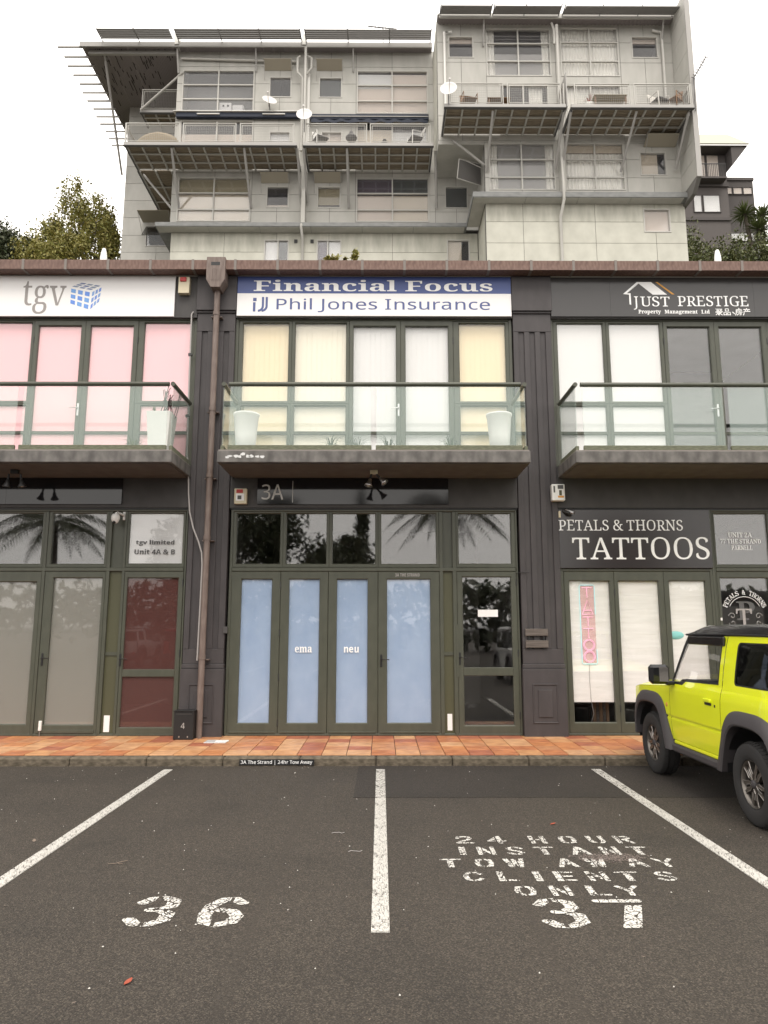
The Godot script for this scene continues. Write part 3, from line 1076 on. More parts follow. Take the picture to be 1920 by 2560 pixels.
func lower_bay_east(b: Node3D) -> void:
	var z := -.10
	add("shopfront_frame", ring(2.72, 5.035, .115, 2.555, [.05, .04, .04, .03], -.15, -.06), M.green_frame, b)
	var px := [[2.855, 3.462], [3.598, 4.205], [4.367, 4.913]]
	var ex := [[2.772, 3.53], [3.533, 4.283], [4.286, 4.993]]
	for i in 3:
		var n := knot("door", b)
		var l: float = px[i][0] - ex[i][0]
		var r: float = ex[i][1] - px[i][1]
		add("frame", ring(ex[i][0], ex[i][1], .147, 2.513, [l, r, .146, .155], -.135, -.065, .012), M.green_frame, n)
		bx("pane", n, M.pane, px[i][0] - .004, px[i][1] + .004, .30, 2.37, -.104, -.098)
		bx("blind", n, M.blind_paper, px[i][0] - .02, px[i][1] + .02, .585, 2.38, -.128, -.122)
		for k in 9:
			tube("blind_fold", n, M.blind_paper, [Vector3(px[i][0] - .02, .62 + .19 * k + .02 * sin(k * 4.0 + i), -.122), Vector3(px[i][1] + .02, .625 + .19 * k, -.122)], .003, 5)
		if i == 1:
			for y in [.5, 1.3, 2.2]:
				hinge(n, 3.532, y, -.062)
	bx("mullion", b, M.green_frame, 5.036, 5.075, .115, 3.462, -.15, -.06, .004)
	add("shopfront_frame", ring(5.076, 7.11, .115, 3.462, [.02, .05, .03, .03], -.15, -.062), M.green_frame, b)
	var f := glazed(b, "fanlight", 5.097, 5.975, 2.575, 3.43, [.03, .04, .03, .05], "", "pane")
	text("lettering", f, M.ink_white, "UNIT 2A", serif_bold, 5.33, 5.70, 3.04, 3.115, -.0975, .002)
	text("lettering", f, M.ink_white, "77 THE STRAND", serif_bold, 5.205, 5.83, 2.945, 3.015, -.0975, .002)
	text("lettering", f, M.ink_white, "PARNELL", serif_bold, 5.37, 5.69, 2.845, 2.915, -.0975, .002)
	bx("transom", b, M.green_frame, 5.097, 7.06, 2.515, 2.573, -.14, -.058, .006)
	bx("mullion", b, M.green_frame, 5.976, 6.05, .145, 3.43, -.14, -.06, .004)
	glazed(b, "fanlight", 6.051, 7.06, 2.575, 3.43, [.04, .04, .03, .05], "", "pane")
	glazed(b, "door", 6.051, 7.06, .147, 2.513, [.09, .09, .1, .14], "", "pane", z, .033)
	var d := glazed(b, "door", 5.097, 5.975, .147, 2.513, [.05, .10, .10, .14], "", "pane", z, .033)
	emblem(d, 5.50, 1.985)
	bx("keypad", d, M.white_plastic, 5.105, 5.13, 1.78, 1.82, -.068, -.056)


# the shop's round emblem on its glass door: two crossed serif capitals in outline, scrolls, and its name on an arc
func emblem(d: Node3D, x: float, y: float) -> void:
	var z := -.0975
	var s := "PETALS & THORNS"
	for i in s.length():
		if s[i] == " ":
			continue
		var a := deg_to_rad(158.0 - 136.0 * i / (s.length() - 1))
		var w := .05 if s[i] != "T" else .044
		var t := text("lettering", d, M.ink_white, s[i], serif, -w / 2, w / 2, -.034, .034, 0.0, .002)
		var tb := Basis(Vector3.BACK, a - PI / 2)
		t.transform = Transform3D(tb * t.transform.basis, tb * (t.position + gp(d)) + Vector3(x + cos(a) * .315, y - .10 + sin(a) * .315, z) - gp(d))
	var arc := []
	for i in 25:
		var a := deg_to_rad(155.0 - 130.0 * i / 24)
		arc.append(Vector3(x + cos(a) * .25, y - .10 + sin(a) * .25, z + .001))
	tube("emblem_line", d, M.ink_white, arc, .004, 5)
	text("emblem_letter", d, M.print_grey, "P", serif_bold, x - .13, x + .15, y - .20, y + .08, z, .002)
	text("emblem_letter", d, M.faded_white, "T", serif, x - .14, x + .10, y - .34, y - .03, z + .002, .002)
	for sx in [-1.0, 1.0]:
		for k in 2:
			var sp := []
			for i in 17:
				var a := i * .42
				var r := .055 - .0028 * i
				sp.append(Vector3(x + sx * (.20 + cos(a) * r), y - .14 - .10 * k + sin(a) * r * (1.0 - 2.0 * k), z + .001))
			tube("emblem_scroll", d, M.number_grey, sp, .003, 5)


# ------------------------------------------------------------------ signs
func shop_signs() -> void:
	# white sign with grey letters and a blue cube of squares
	var s := thing("fascia_sign", "white fascia sign with grey letters and blue cube logo above pink windows", "sign", Vector3(-5.3, 6.56, .02), "")
	bx("board", s, M.sign_white, -7.3, -3.294, 6.562, 7.24, .003, .03)
	text("lettering", s, M.ink_grey, "tgv", serif, -5.715, -5.03, 6.60, 7.15, .03, .003)
	var top := [Vector2(-4.80, 7.13), Vector2(-4.475, 7.085), Vector2(-4.62, 6.985), Vector2(-4.965, 7.045)]
	var faces := [
		[Vector2(-4.968, 7.06), Vector2(-4.80, 7.135), Vector2(-4.462, 7.078), Vector2(-4.627, 6.995)],
		[Vector2(-4.97, 7.045), Vector2(-4.632, 6.978), Vector2(-4.645, 6.655), Vector2(-4.967, 6.765)],
		[Vector2(-4.62, 6.98), Vector2(-4.458, 7.065), Vector2(-4.49, 6.80), Vector2(-4.635, 6.655)],
	]
	for fi in 3:
		var q: Array = faces[fi]
		for i in 3:
			for j in 3:
				var pt := func(u: float, v: float) -> Vector2:
					return (q[0] as Vector2).lerp(q[1], u).lerp((q[3] as Vector2).lerp(q[2], u), v)
				var e := .055
				var u0 := i / 3.0 + e
				var u1 := (i + 1) / 3.0 - e
				var v0 := j / 3.0 + e
				var v1 := (j + 1) / 3.0 - e
				var key := "cube_%d_%d" % [fi, (i + j) % 3]
				if not M.has(key):
					var c: Array = [[.22, .28, .38], [.15, .33, .68], [.19, .33, .62]][fi]
					var k := 1.0 - .12 * ((i + j) % 3)
					mat(key, lin(c[0] * k, c[1] * k, c[2]), .4)
				prism("logo_square", s, M[key], [pt.call(u0, v0), pt.call(u1, v0), pt.call(u1, v1), pt.call(u0, v1)], .03, .033)
	# blue over white sign
	s = thing("fascia_sign", "blue over white two-line fascia sign above cream windows", "sign", Vector3(-.1, 6.57, .02))
	bx("board", s, M.sign_blue, -2.295, 2.085, 6.955, 7.24, .003, .03)
	bx("board", s, M.sign_white, -2.295, 2.085, 6.575, 6.953, .003, .03)
	text("lettering", s, M.ink_white, "Financial Focus", serif_bold, -2.035, 1.79, 6.99, 7.185, .03, .004)
	text("lettering", s, M.ink_blue, "Phil Jones Insurance", sans, -1.665, 1.745, 6.635, 6.87, .03, .003)
	var arcs := [[-1.875, .03], [-1.815, .0]]
	for k in 2:
		var p := []
		var x: float = [-1.90, -1.84][k]
		for i in 9:
			p.append(Vector2(x - .05 + cos(deg_to_rad(-90.0 * i / 8)) * .05 + .0, 6.72 + sin(deg_to_rad(-90.0 * i / 8)) * .06))
		var poly := [Vector2(x - .035 + .035, 6.89), Vector2(x + .035, 6.89)]
		for i in 9:
			var a := deg_to_rad(-90.0 * i / 8)
			poly.append(Vector2(x - .06 + cos(a) * .095, 6.735 + sin(a) * .095))
		for i in 9:
			var a := deg_to_rad(-90.0 + 90.0 * i / 8)
			poly.append(Vector2(x - .06 + cos(a) * .06, 6.735 + sin(a) * .06))
		prism("logo_hook", s, M.ink_blue, poly, .03, .033)
	bx("logo_dot", s, M.ink_blue, -2.04, -1.985, 6.82, 6.875, .03, .033)
	bx("logo_dot", s, M.ink_blue, -2.04, -2.0, 6.645, 6.80, .03, .033)
	# charcoal sign with a white roof outline
	s = thing("fascia_sign", "charcoal fascia sign with white lettering and a roof outline logo", "sign", Vector3(5, 6.57, .02))
	bx("board", s, M.sign_grey, 2.722, 3.674, 6.575, 7.165, .003, .028)
	bx("board", s, M.sign_grey, 3.676, 5.98, 6.575, 7.165, .003, .028)
	bx("board", s, M.sign_grey, 5.982, 7.1, 6.575, 7.165, .003, .028)
	text("lettering", s, M.ink_white, "J", serif, 4.045, 4.12, 6.69, 6.915, .028)
	text("lettering", s, M.ink_white, "UST", serif, 4.155, 4.625, 6.745, 6.915, .028)
	text("lettering", s, M.ink_white, "PRESTIGE", serif, 4.755, 5.885, 6.75, 6.925, .028)
	text("lettering", s, M.ink_white, "Property   Management   Ltd", serif_bold, 4.115, 5.255, 6.605, 6.69, .028)
	prism("logo_roof", s, M.ink_white, [Vector2(3.885, 6.955), Vector2(4.115, 7.16), Vector2(4.15, 7.16), Vector2(4.145, 7.135), Vector2(3.945, 6.968), Vector2(4.005, 6.968), Vector2(4.005, 6.77), Vector2(3.98, 6.78), Vector2(3.98, 6.945)], .028, .032)
	prism("logo_roof", s, M.ink_white, [Vector2(4.15, 7.16), Vector2(4.345, 7.16), Vector2(4.59, 6.945), Vector2(4.36, 6.945), Vector2(4.145, 7.135)], .028, .032)
	prism("logo_stripe", s, M.ink_orange, [Vector2(4.415, 7.16), Vector2(4.45, 7.16), Vector2(4.71, 6.95), Vector2(4.67, 6.95)], .028, .032)
	hanzi(s)
	# black unit number board
	s = thing("unit_sign", "glossy black board with grey 3A numerals over the blue filmed doors", "sign", Vector3(-.4, 3.53, 0))
	bx("board", s, M.black_gloss, -1.888, 1.035, 3.532, 3.93, -.017, .01)
	text("lettering", s, M.number_grey, "3A", sans, -1.82, -1.488, 3.605, 3.84, .01, .006)
	bx("divider", s, M.number_grey, -1.352, -1.343, 3.56, 3.895, .01, .014)
	s = thing("blank_sign", "blank glossy black board under the balcony beside the twin spotlights", "sign", Vector3(-5.3, 3.53, 0))
	bx("board", s, M.black_gloss, -7.25, -5.72, 3.532, 3.93, -.017, .01)
	bx("board", s, M.black_gloss, -5.718, -3.956, 3.532, 3.93, -.017, .01)
	# tattoo parlour board
	s = thing("shop_sign", "black board with large white serif lettering above the paper-blind doors", "sign", Vector3(3.87, 2.56, 0))
	bx("board", s, M.sign_black, 2.715, 5.03, 2.562, 3.455, -.06, -.02, .003)
	text("lettering", s, M.ink_white, "PETALS & THORNS", serif, 2.715, 4.61, 3.135, 3.30, -.02, .003)
	text("lettering", s, M.ink_white, "TATTOOS", serif, 2.91, 4.99, 2.695, 3.035, -.02, .004)
	# sign on the kerb
	s = thing("kerb_sign", "small black strip on the kerb face with white tow-away lettering", "sign", Vector3(-1.27, .01, 1.62))
	bx("board", s, M.black, -1.727, -.812, .012, .082, 1.6165, 1.624)
	text("lettering", s, M.ink_white, "3A The Strand | 24hr Tow Away", sans, -1.71, -.835, .018, .073, 1.624, .002)
	# neon
	neon()


func hanzi(s: Node3D) -> void:
	# strokes of five characters in unit squares, y up
	var chars := [
		[[.1, .92, .6, .92], [.2, .92, .2, .5], [.48, .92, .48, .5], [.2, .78, .48, .78], [.2, .65, .48, .65], [.08, .5, .6, .54], [.62, .9, .95, .9], [.95, .9, .65, .52], [.68, .78, .98, .52], [.1, .42, .9, .42], [.5, .42, .5, 0], [.35, .3, .1, .05], [.3, .28, .42, .1], [.72, .34, .55, .2], [.6, .28, .95, .02]],
		[[.28, .95, .72, .95], [.28, .95, .28, .6], [.72, .95, .72, .6], [.28, .6, .72, .6], [.05, .42, .42, .42], [.05, .42, .05, .02], [.42, .42, .42, .02], [.05, .05, .42, .05], [.58, .42, .95, .42], [.58, .42, .58, .02], [.95, .42, .95, .02], [.58, .05, .95, .05]],
		[[.2, .45, .45, .2]],
		[[.5, 1, .6, .9], [.15, .85, .9, .85], [.9, .85, .9, .65], [.15, .65, .9, .65], [.15, .85, .12, .3], [.12, .3, .02, .02], [.55, .62, .6, .52], [.25, .45, .95, .45], [.5, .45, .48, .25], [.48, .25, .25, .02], [.48, .28, .8, .28], [.8, .28, .76, .02], [.76, .02, .62, .04]],
		[[.5, 1, .55, .88], [.1, .85, .92, .85], [.3, .78, .38, .62], [.7, .78, .6, .62], [.12, .56, .95, .56], [.14, .56, .12, .25], [.12, .25, .02, .02]],
	]
	var xs := [5.345, 5.475, 5.60, 5.665, 5.79]
	for i in 5:
		var st := stool()
		flat(st)
		for k in chars[i]:
			var a := Vector2(xs[i] + k[0] * .115, 6.60 + k[1] * .112)
			var c := Vector2(xs[i] + k[2] * .115, 6.60 + k[3] * .112)
			var t := (c - a).normalized() * .006
			var n := Vector2(-t.y, t.x)
			prism_into(st, [a - t - n, c + t - n, c + t + n, a - t + n], .028, .032)
		add("lettering", done(st), M.ink_white, s)


func neon() -> void:
	var s := thing("neon_sign", "vertical pink TATTOO neon sign in a turquoise outline behind the glass", "sign", Vector3(3.12, 1.13, -.11))
	for k in [["neon_pink", .88, .50, .66], ["neon_blue", .42, .76, .78]]:
		var m := mat(k[0], lin(k[1], k[2], k[3]), .3)
		m.emission_enabled = true
		m.emission = lin(k[1], k[2], k[3])
		m.emission_energy_multiplier = .22
	bx("backing", s, glass("neon_back", Color(.98, .80, .80), .30), 3.02, 3.235, 1.15, 2.305, -.1205, -.1185)
	var z := -.112
	var o := []
	for p in [[3.238, 1.87], [3.240, 2.29], [3.225, 2.31], [3.03, 2.31], [3.013, 2.29], [3.013, 1.16], [3.03, 1.137], [3.225, 1.137], [3.238, 1.16], [3.238, 1.35]]:
		o.append(Vector3(p[0], p[1], z))
	tube("outline_tube", s, M.neon_blue, o, .0055, 6)
	var x := 3.125
	var w := .075
	var v := func(a: float, b: float) -> Vector3: return Vector3(x + a * w, b, z)
	for k in [[2.27, 2.12], [1.83, 1.69], [1.66, 1.52]]:
		var st := stool()
		tube_into(st, [v.call(-1, k[0]), v.call(1, k[0])], .0055, 6)
		tube_into(st, [v.call(0, k[0]), v.call(0, k[1])], .0055, 6)
		add("letter_tube", done(st), M.neon_pink, s)
	var st2 := stool()
	tube_into(st2, [v.call(-1.1, 1.87), v.call(0, 2.08), v.call(1.1, 1.87), v.call(-1.1, 1.87)], .0055, 6)
	tube_into(st2, [v.call(-.7, 1.93), v.call(.7, 1.93)], .0055, 6)
	add("letter_tube", done(st2), M.neon_pink, s)
	for cy in [1.415, 1.245]:
		for r in [.085, .07]:
			var c := []
			for i in 21:
				c.append(Vector3(x + cos(TAU * i / 20) * r, cy + sin(TAU * i / 20) * r, z))
			tube("letter_tube", s, M.neon_pink, c, .0045, 6)
	tube("flex", s, M.faded_white, [Vector3(3.12, 1.14, -.115), Vector3(3.11, .9, -.115), Vector3(3.12, .6, -.115), Vector3(3.15, .42, -.112), Vector3(3.11, .31, -.112)], .003, 5)


# ------------------------------------------------------------------ fittings on the shop fronts
func shop_fittings() -> void:
	# alarm boxes
	var a := thing("alarm_box", "cream alarm siren with a red lens beside the white fascia sign", "alarm", Vector3(-3.14, 6.92, .0))
	prism("case", a, M.alarm_cream, [Vector2(-3.225, 6.93), Vector2(-3.055, 6.93), Vector2(-3.05, 7.2), Vector2(-3.225, 7.2)], .002, .09)
	bx("lens", a, M.alarm_red, -3.20, -3.10, 7.12, 7.19, .088, .11, .006)
	a = thing("alarm_box", "small grey alarm box with a pink lens and label beside the 3A board", "alarm", Vector3(-2.13, 3.53, 0))
	bx("case", a, M.alarm_cream, -2.232, -2.04, 3.532, 3.77, -.018, .05, .008)
	bx("lens", a, M.alarm_red, -2.20, -2.10, 3.70, 3.755, .048, .056, .003)
	bx("sticker", a, M.sign_white, -2.205, -2.08, 3.58, 3.69, .0505, .0525)
	bx("sticker_print", a, M.print_grey, -2.18, -2.12, 3.60, 3.66, .0526, .0535)
	a = thing("alarm_box", "white alarm box with a coloured sticker on the fluted pilaster corner", "alarm", Vector3(2.68, 3.57, 0))
	bx("case", a, M.white_plastic, 2.60, 2.80, 3.575, 3.83, .0015, .11, .01)
	bx("grille", a, M.print_grey, 2.625, 2.65, 3.70, 3.80, .1105, .112)
	bx("sticker", a, M.print_grey, 2.69, 2.775, 3.755, 3.815, .1105, .112)
	bx("sticker", a, M.leaf_mid if false else M.olive_panel, 2.71, 2.75, 3.655, 3.735, .1105, .112)
	bx("sticker", a, M.ink_orange, 2.69, 2.78, 3.62, 3.65, .1105, .112)
	# twin spotlights under the balconies
	for k in 2:
		var x: float = [-.10, -5.33][k]
		var z := .55
		var s := thing("twin_spotlight", ["pair of silver spotlights splayed under the balcony over the 3A board", "pair of dark spotlights hanging side by side over the blank black board"][k], "spotlight", Vector3(x, 3.945, z), "twin spotlights under the balconies")
		bx("mounting_plate", s, M.alarm_cream if k == 0 else M.black, x - .055, x + .055, 3.885, 3.944, z - .03, z + .03, .004)
		for i in 2:
			var d: Vector3 = ([Vector3(-.25, -1, .2), Vector3(.7, -.75, .2)][i] if k == 0 else [Vector3(-.16, -1, -.1), Vector3(.16, -1, -.1)][i]).normalized()
			var p := Vector3(x + [-.035, .035][i] * (1 if k == 0 else 2.4), 3.885, z)
			var lamp := knot("lamp", s)
			tube("arm", lamp, M.black, [p, p + d * .07, p + d * .10], .016, 8)
			var head := add("lamp_head", lathe([[.0, .0], [.022, .002], [.03, -.05], [.058, -.10], [.060, -.115], [.055, -.115], [.0, -.108]], 16), M.steel if k == 0 else M.dark_steel, lamp, p + d * .08)
			head.basis = Basis(Quaternion(Vector3.DOWN, d))
			var bulb := add("lamp_face", lathe([[.0, .0], [.045, .002], [.05, .012]], 14), M.white_plastic, lamp, p + d * .192)
			bulb.basis = Basis(Quaternion(Vector3.DOWN, d))
	# security cameras
	var c := thing("dome_camera", "white dome security camera on a wall arm beside the pale lettered window", "camera", Vector3(-4.0, 3.2, 0))
	bx("mount", c, M.white_plastic, -3.955, -3.90, 3.30, 3.43, -.10, -.085, .004)
	tube("arm", c, M.white_plastic, [Vector3(-3.93, 3.37, -.09), Vector3(-4.0, 3.40, .02), Vector3(-4.01, 3.38, .06)], .018, 8)
	add("dome", lathe([[.0, .06], [.045, .06], [.06, .03], [.062, -.01], [.05, -.05], [.03, -.075], [.0, -.085]], 16), M.white_plastic, c, Vector3(-4.01, 3.31, .06))
	add("lens", lathe([[.0, -.02], [.022, -.018], [.022, .02]], 12), M.black_gloss, c, Vector3(-4.015, 3.24, .09))
	c = thing("bullet_camera", "small silver and black bullet camera above the white serif lettering", "camera", Vector3(2.84, 3.4, 0))
	bx("mount", c, M.steel, 2.80, 2.86, 3.44, 3.459, -.05, .01, .004)
	tube("body", c, M.dark_steel, [Vector3(2.80, 3.44, -.02), Vector3(2.88, 3.385, .06)], .032, 12)
	tube("hood", c, M.steel, [Vector3(2.83, 3.44, .0), Vector3(2.93, 3.385, .09)], .03, 12)
	bx("cable_box", c, M.alarm_cream, 2.715, 2.745, 3.33, 3.43, -.02, .015, .003)
	# conduit that runs down the front and along the downpipe
	var u := thing("conduit", "thin pale conduit running down beside the brown downpipe", "conduit", Vector3(-2.7, .2, .1))
	var pts := []
	for p in [[-2.985, 6.64, .02], [-3.01, 6.6, .03], [-3.0, 5.4, .03], [-2.985, 4.3, .03], [-2.955, 4.13, .035], [-2.93, 3.7, .035], [-2.90, 3.4, .04], [-2.83, 3.15, .05], [-2.74, 2.95, .07], [-2.68, 2.78, .09], [-2.655, 2.6, .13], [-2.66, 2.0, .13], [-2.672, 1.2, .13]]:
		pts.append(Vector3(p[0], p[1], p[2]))
	tube("pipe", u, M.faded_white, pts, .012, 8)
	for y in [5.9, 4.9]:
		bx("clip", u, M.dark_steel, -3.03, -2.975, y, y + .04, .0, .05)
	var mb := thing("letterbox", "black metal letterbox numbered 4 standing by the brown downpipe", "letterbox", Vector3(-2.78, .113, .22))
	bx("case", mb, M.black, -2.925, -2.645, .1135, .50, .12, .30, .006)
	bx("lid", mb, M.black, -2.932, -2.638, .50, .512, .11, .312, .003)
	bx("slot", mb, M.dark_steel, -2.90, -2.67, .455, .475, .298, .304)
	text("number", mb, M.faded_white, "4", sans, -2.82, -2.765, .265, .345, .30, .003)
	for x in [-2.84, -2.72]:
		bx("lock", mb, M.steel, x - .008, x + .008, .145, .165, .299, .306)
	var w := thing("timber_sign_mount", "two weathered grey timber slats fixed on the fluted pilaster", "timber slats", Vector3(2.31, 1.38, .02))
	bx("slat", w, M.old_timber, 2.145, 2.482, 1.553, 1.657, .022, .04, .004)
	bx("slat", w, M.old_timber, 2.146, 2.481, 1.382, 1.488, .022, .04, .004)
	bx("batten", w, M.black, 2.19, 2.215, 1.36, 1.67, .0, .022)
	bx("batten", w, M.black, 2.41, 2.435, 1.36, 1.67, .0, .022)
	var st := thing("door_stay", "thin dark hook holding the single glass door at the pilaster", "door stay", Vector3(2.15, 2.5, -.03))
	tube("rod", st, M.dark_steel, [Vector3(2.06, 2.485, -.05), Vector3(2.12, 2.49, .02), Vector3(2.24, 2.50, .03)], .006, 6)
	var lk := thing("wall_box", "small grey box on the pilaster edge beside the blue doors", "wall box", Vector3(-2.3, 1.6, .0))
	bx("case", lk, M.wall_grey, -2.335, -2.27, 1.59, 1.69, -.0, .03, .004)
	var op := thing("door_plaque", "small turquoise oval plaque on the paper blind above the yellow car", "plaque", Vector3(4.43, 1.5, -.11))
	var pl := add("plate", lathe([[.0, .006], [.10, .005], [.11, .0]], 24), mat("turquoise", lin(.25, .62, .60), .5), op, Vector3(4.44, 1.56, -.118))
	pl.basis = Basis(Vector3.RIGHT, PI / 2) * Basis.from_scale(Vector3(1.1, 1, .55))
	var tub := thing("storage_tub", "black storage tub on the floor under the white paper blind", "tub", Vector3(3.02, .11, -.4))
	add("bucket", lathe([[.0, .0], [.13, .0], [.16, .36], [.17, .36], [.17, .385], [.15, .385], [.125, .03], [.0, .03]], 18), M.black, tub, Vector3(3.02, .111, -.42))
	var cr := thing("timber_crate", "brown timber slat crate on the floor behind the parlour glass", "crate", Vector3(3.36, .11, -.4))
	for i in 5:
		bx("slat", cr, M.old_timber if i % 2 else M.wicker, 3.24 + .05 * i, 3.285 + .05 * i, .112, .56, -.5, -.46, .003)
	bx("rail", cr, M.old_timber, 3.22, 3.50, .2, .24, -.458, -.44)
	var pit := thing("inspection_lid", "broken pale concrete lid on the tiles by the pilaster foot", "lid", Vector3(-2.2, .113, .5))
	bx("lid", pit, M.film_pale, -2.42, -2.12, .1140, .1235, .36, .60, .004)
	bx("lid_chip", pit, M.blind_paper, -2.28, -2.10, .124, .131, .46, .52, .003)


# ------------------------------------------------------------------ on the balconies
func balcony_things() -> void:
	for k in 2:
		var x: float = [-1.985, 1.75][k]
		var p := thing("round_planter", ["tall round white planter in the balcony corner by the downpipe", "tall round white planter in the balcony corner by the bare pilaster"][k], "planter", Vector3(x, 4.143, .55), "round white planters")
		add("pot", lathe([[.0, .0], [.13, .0], [.155, .3], [.18, .60], [.192, .62], [.192, .645], [.168, .645], [.15, .55], [.0, .54]], 24), M.white_pot, p, Vector3(x, 4.143, .55))
		add("soil", lathe([[.0, .0], [.155, .0]], 20), M.earth, p, Vector3(x, 4.143 + .57, .55))
		if k == 0:
			leafy("dry_stem", p, M.leaf_grey, Vector3(x - .05, 4.72, .55), 5, .25, .12, 12)
	var s := thing("square_planter", "tall square white planter of dry stems at the pink balcony end", "planter", Vector3(-3.25, 4.143, .5))
	prism_pot(s, Vector3(-3.25, 4.143, .5))
	leafy("succulent", s, M.leaf_spike, Vector3(-3.36, 4.78, .52), 26, .16, .05, 3)
	var st := stool()
	rng.seed = 12
	for i in 14:
		var b := Vector3(-3.2 + rng.randf_range(-.1, .14), 4.76, .5 + rng.randf_range(-.1, .1))
		var t := b + Vector3(rng.randf_range(-.08, .16), rng.randf_range(.15, .5), rng.randf_range(-.08, .08))
		tube_into(st, [b, b.lerp(t, .5) + Vector3(.02, 0, .01), t], .006, 5)
		tube_into(st, [b.lerp(t, .6), b.lerp(t, .75) + Vector3(.06, .08, 0)], .004, 4)
	add("stem", done(st), M.soffit_rust, s)
	for k in 5:
		var x: float = [-3.72, -.35, 1.05, .12, -.75][k]
		var pl := thing("potted_grass", ["dark spiky potted grass by the square white planter", "low grassy pot behind the balcony glass left of the door handle", "low grassy pot by the cream window's planter", "low grassy pot in front of the white door", "low grassy pot under the pale cream window"][k], "plant", Vector3(x, 4.143, .3))
		add("pot", lathe([[.0, .0], [.07, .0], [.10, .16], [.085, .16], [.0, .14]], 14), M.black, pl, Vector3(x, 4.143, .3))
		leafy("grass_blades", pl, M.leaf_grey if k else M.leaf_mid, Vector3(x, 4.28, .3), 34, .26, .22, 20 + k)


func prism_pot(s: Node3D, at: Vector3) -> void:
	var st := stool()
	flat(st)
	var r := func(w: float, y: float) -> Array: return [at + Vector3(-w, y, -w), at + Vector3(w, y, -w), at + Vector3(w, y, w), at + Vector3(-w, y, w)]
	var loops := [r.call(.13, 0.0), r.call(.175, .66), r.call(.155, .66), r.call(.15, .60)]
	for i in 3:
		for j in 4:
			var a: Vector3 = loops[i][j]
			var b: Vector3 = loops[i][(j + 1) % 4]
			var c: Vector3 = loops[i + 1][(j + 1) % 4]
			var d: Vector3 = loops[i + 1][j]
			var n := ((a + b) / 2 - at) * Vector3(1, 0, 1)
			quad(st, a, b, c, d, n if i == 0 else (Vector3.UP if i == 1 else -n))
	add("pot", done(st), M.white_pot, s)
	bx("soil", s, M.earth, at.x - .15, at.x + .15, at.y + .585, at.y + .60, at.z - .15, at.z + .15)


# a tuft of curved blades
func leafy(called: String, parent: Node3D, m: Material, at: Vector3, n: int, tall: float, spread: float, seed_: int) -> void:
	var r := RandomNumberGenerator.new()
	r.seed = seed_
	var st := stool()
	st.set_smooth_group(0)
	for i in n:
		var a := r.randf() * TAU
		var d := Vector3(cos(a), 0, sin(a)) * spread * r.randf_range(.3, 1.3)
		var h := tall * r.randf_range(.6, 1.1)
		var side := Vector3(-sin(a), 0, cos(a)) * .006
		var p0 := at
		var p1 := at + d * .45 + Vector3.UP * h * .75
		var p2 := at + d + Vector3.UP * h * r.randf_range(.5, 1.0)
		st.set_color(Color(1, 1, 1) * r.randf_range(.7, 1.2))
		tri(st, p0 - side, p1 + side, p1 - side)
		tri(st, p0 - side, p0 + side, p1 + side)
		tri(st, p1 - side, p1 + side, p2)
	add(called, done(st), m, parent)


# ------------------------------------------------------------------ the flats on the hill
const ZL := -17.8   # west wall
const ZR := -15.6   # east wall, which stands forward
const ZB := -21.3   # recessed wall at the west end
const BL := -16.1   # west balcony front
const BR := -13.95  # east balcony front


# rectangles that are left of RECT [x0, x1, y0, y1] after HOLES are cut out
func cut(rect: Array, holes: Array) -> Array:
	var out := [rect]
	for h in holes:
		var next := []
		for r in out:
			if h[0] >= r[1] or h[1] <= r[0] or h[2] >= r[3] or h[3] <= r[2]:
				next.append(r)
				continue
			if h[3] < r[3]:
				next.append([r[0], r[1], h[3], r[3]])
			if h[2] > r[2]:
				next.append([r[0], r[1], r[2], h[2]])
			var ya: float = maxf(h[2], r[2])
			var yb: float = minf(h[3], r[3])
			if h[0] > r[0]:
				next.append([r[0], h[0], ya, yb])
			if h[1] < r[1]:
				next.append([h[1], r[1], ya, yb])
		out = next
	return out


# a wall facing +z: a core, and cladding panels in the grid of joints XS x YS
func panel_wall(b: Node3D, z: float, xs: Array, ys: Array, holes: Array, mats: Array, top := "", core := "joint") -> void:
	var w := knot("wall", b, Vector3((xs[0] + xs[-1]) / 2, ys[0], z))
	var st := stool()
	for r in cut([xs[0], xs[-1], ys[0], ys[-1]], holes):
		box_into(st, Vector3(r[0], r[2], z - .26), Vector3(r[1], r[3], z - .016))
	add("wall_core", done(st), M[core], w)
	for i in xs.size() - 1:
		for j in ys.size() - 1:
			var g := .009
			var rs := cut([xs[i] + g, xs[i + 1] - g, ys[j] + g, ys[j + 1] - g], holes)
			if rs.is_empty():
				continue
			st = stool()
			for r in rs:
				box_into(st, Vector3(r[0], r[2], z - .0155), Vector3(r[1], r[3], z))
			add("panel", done(st), M[top if top and j == ys.size() - 2 else mats[(i * 7 + j * 3) % mats.size()]], w)


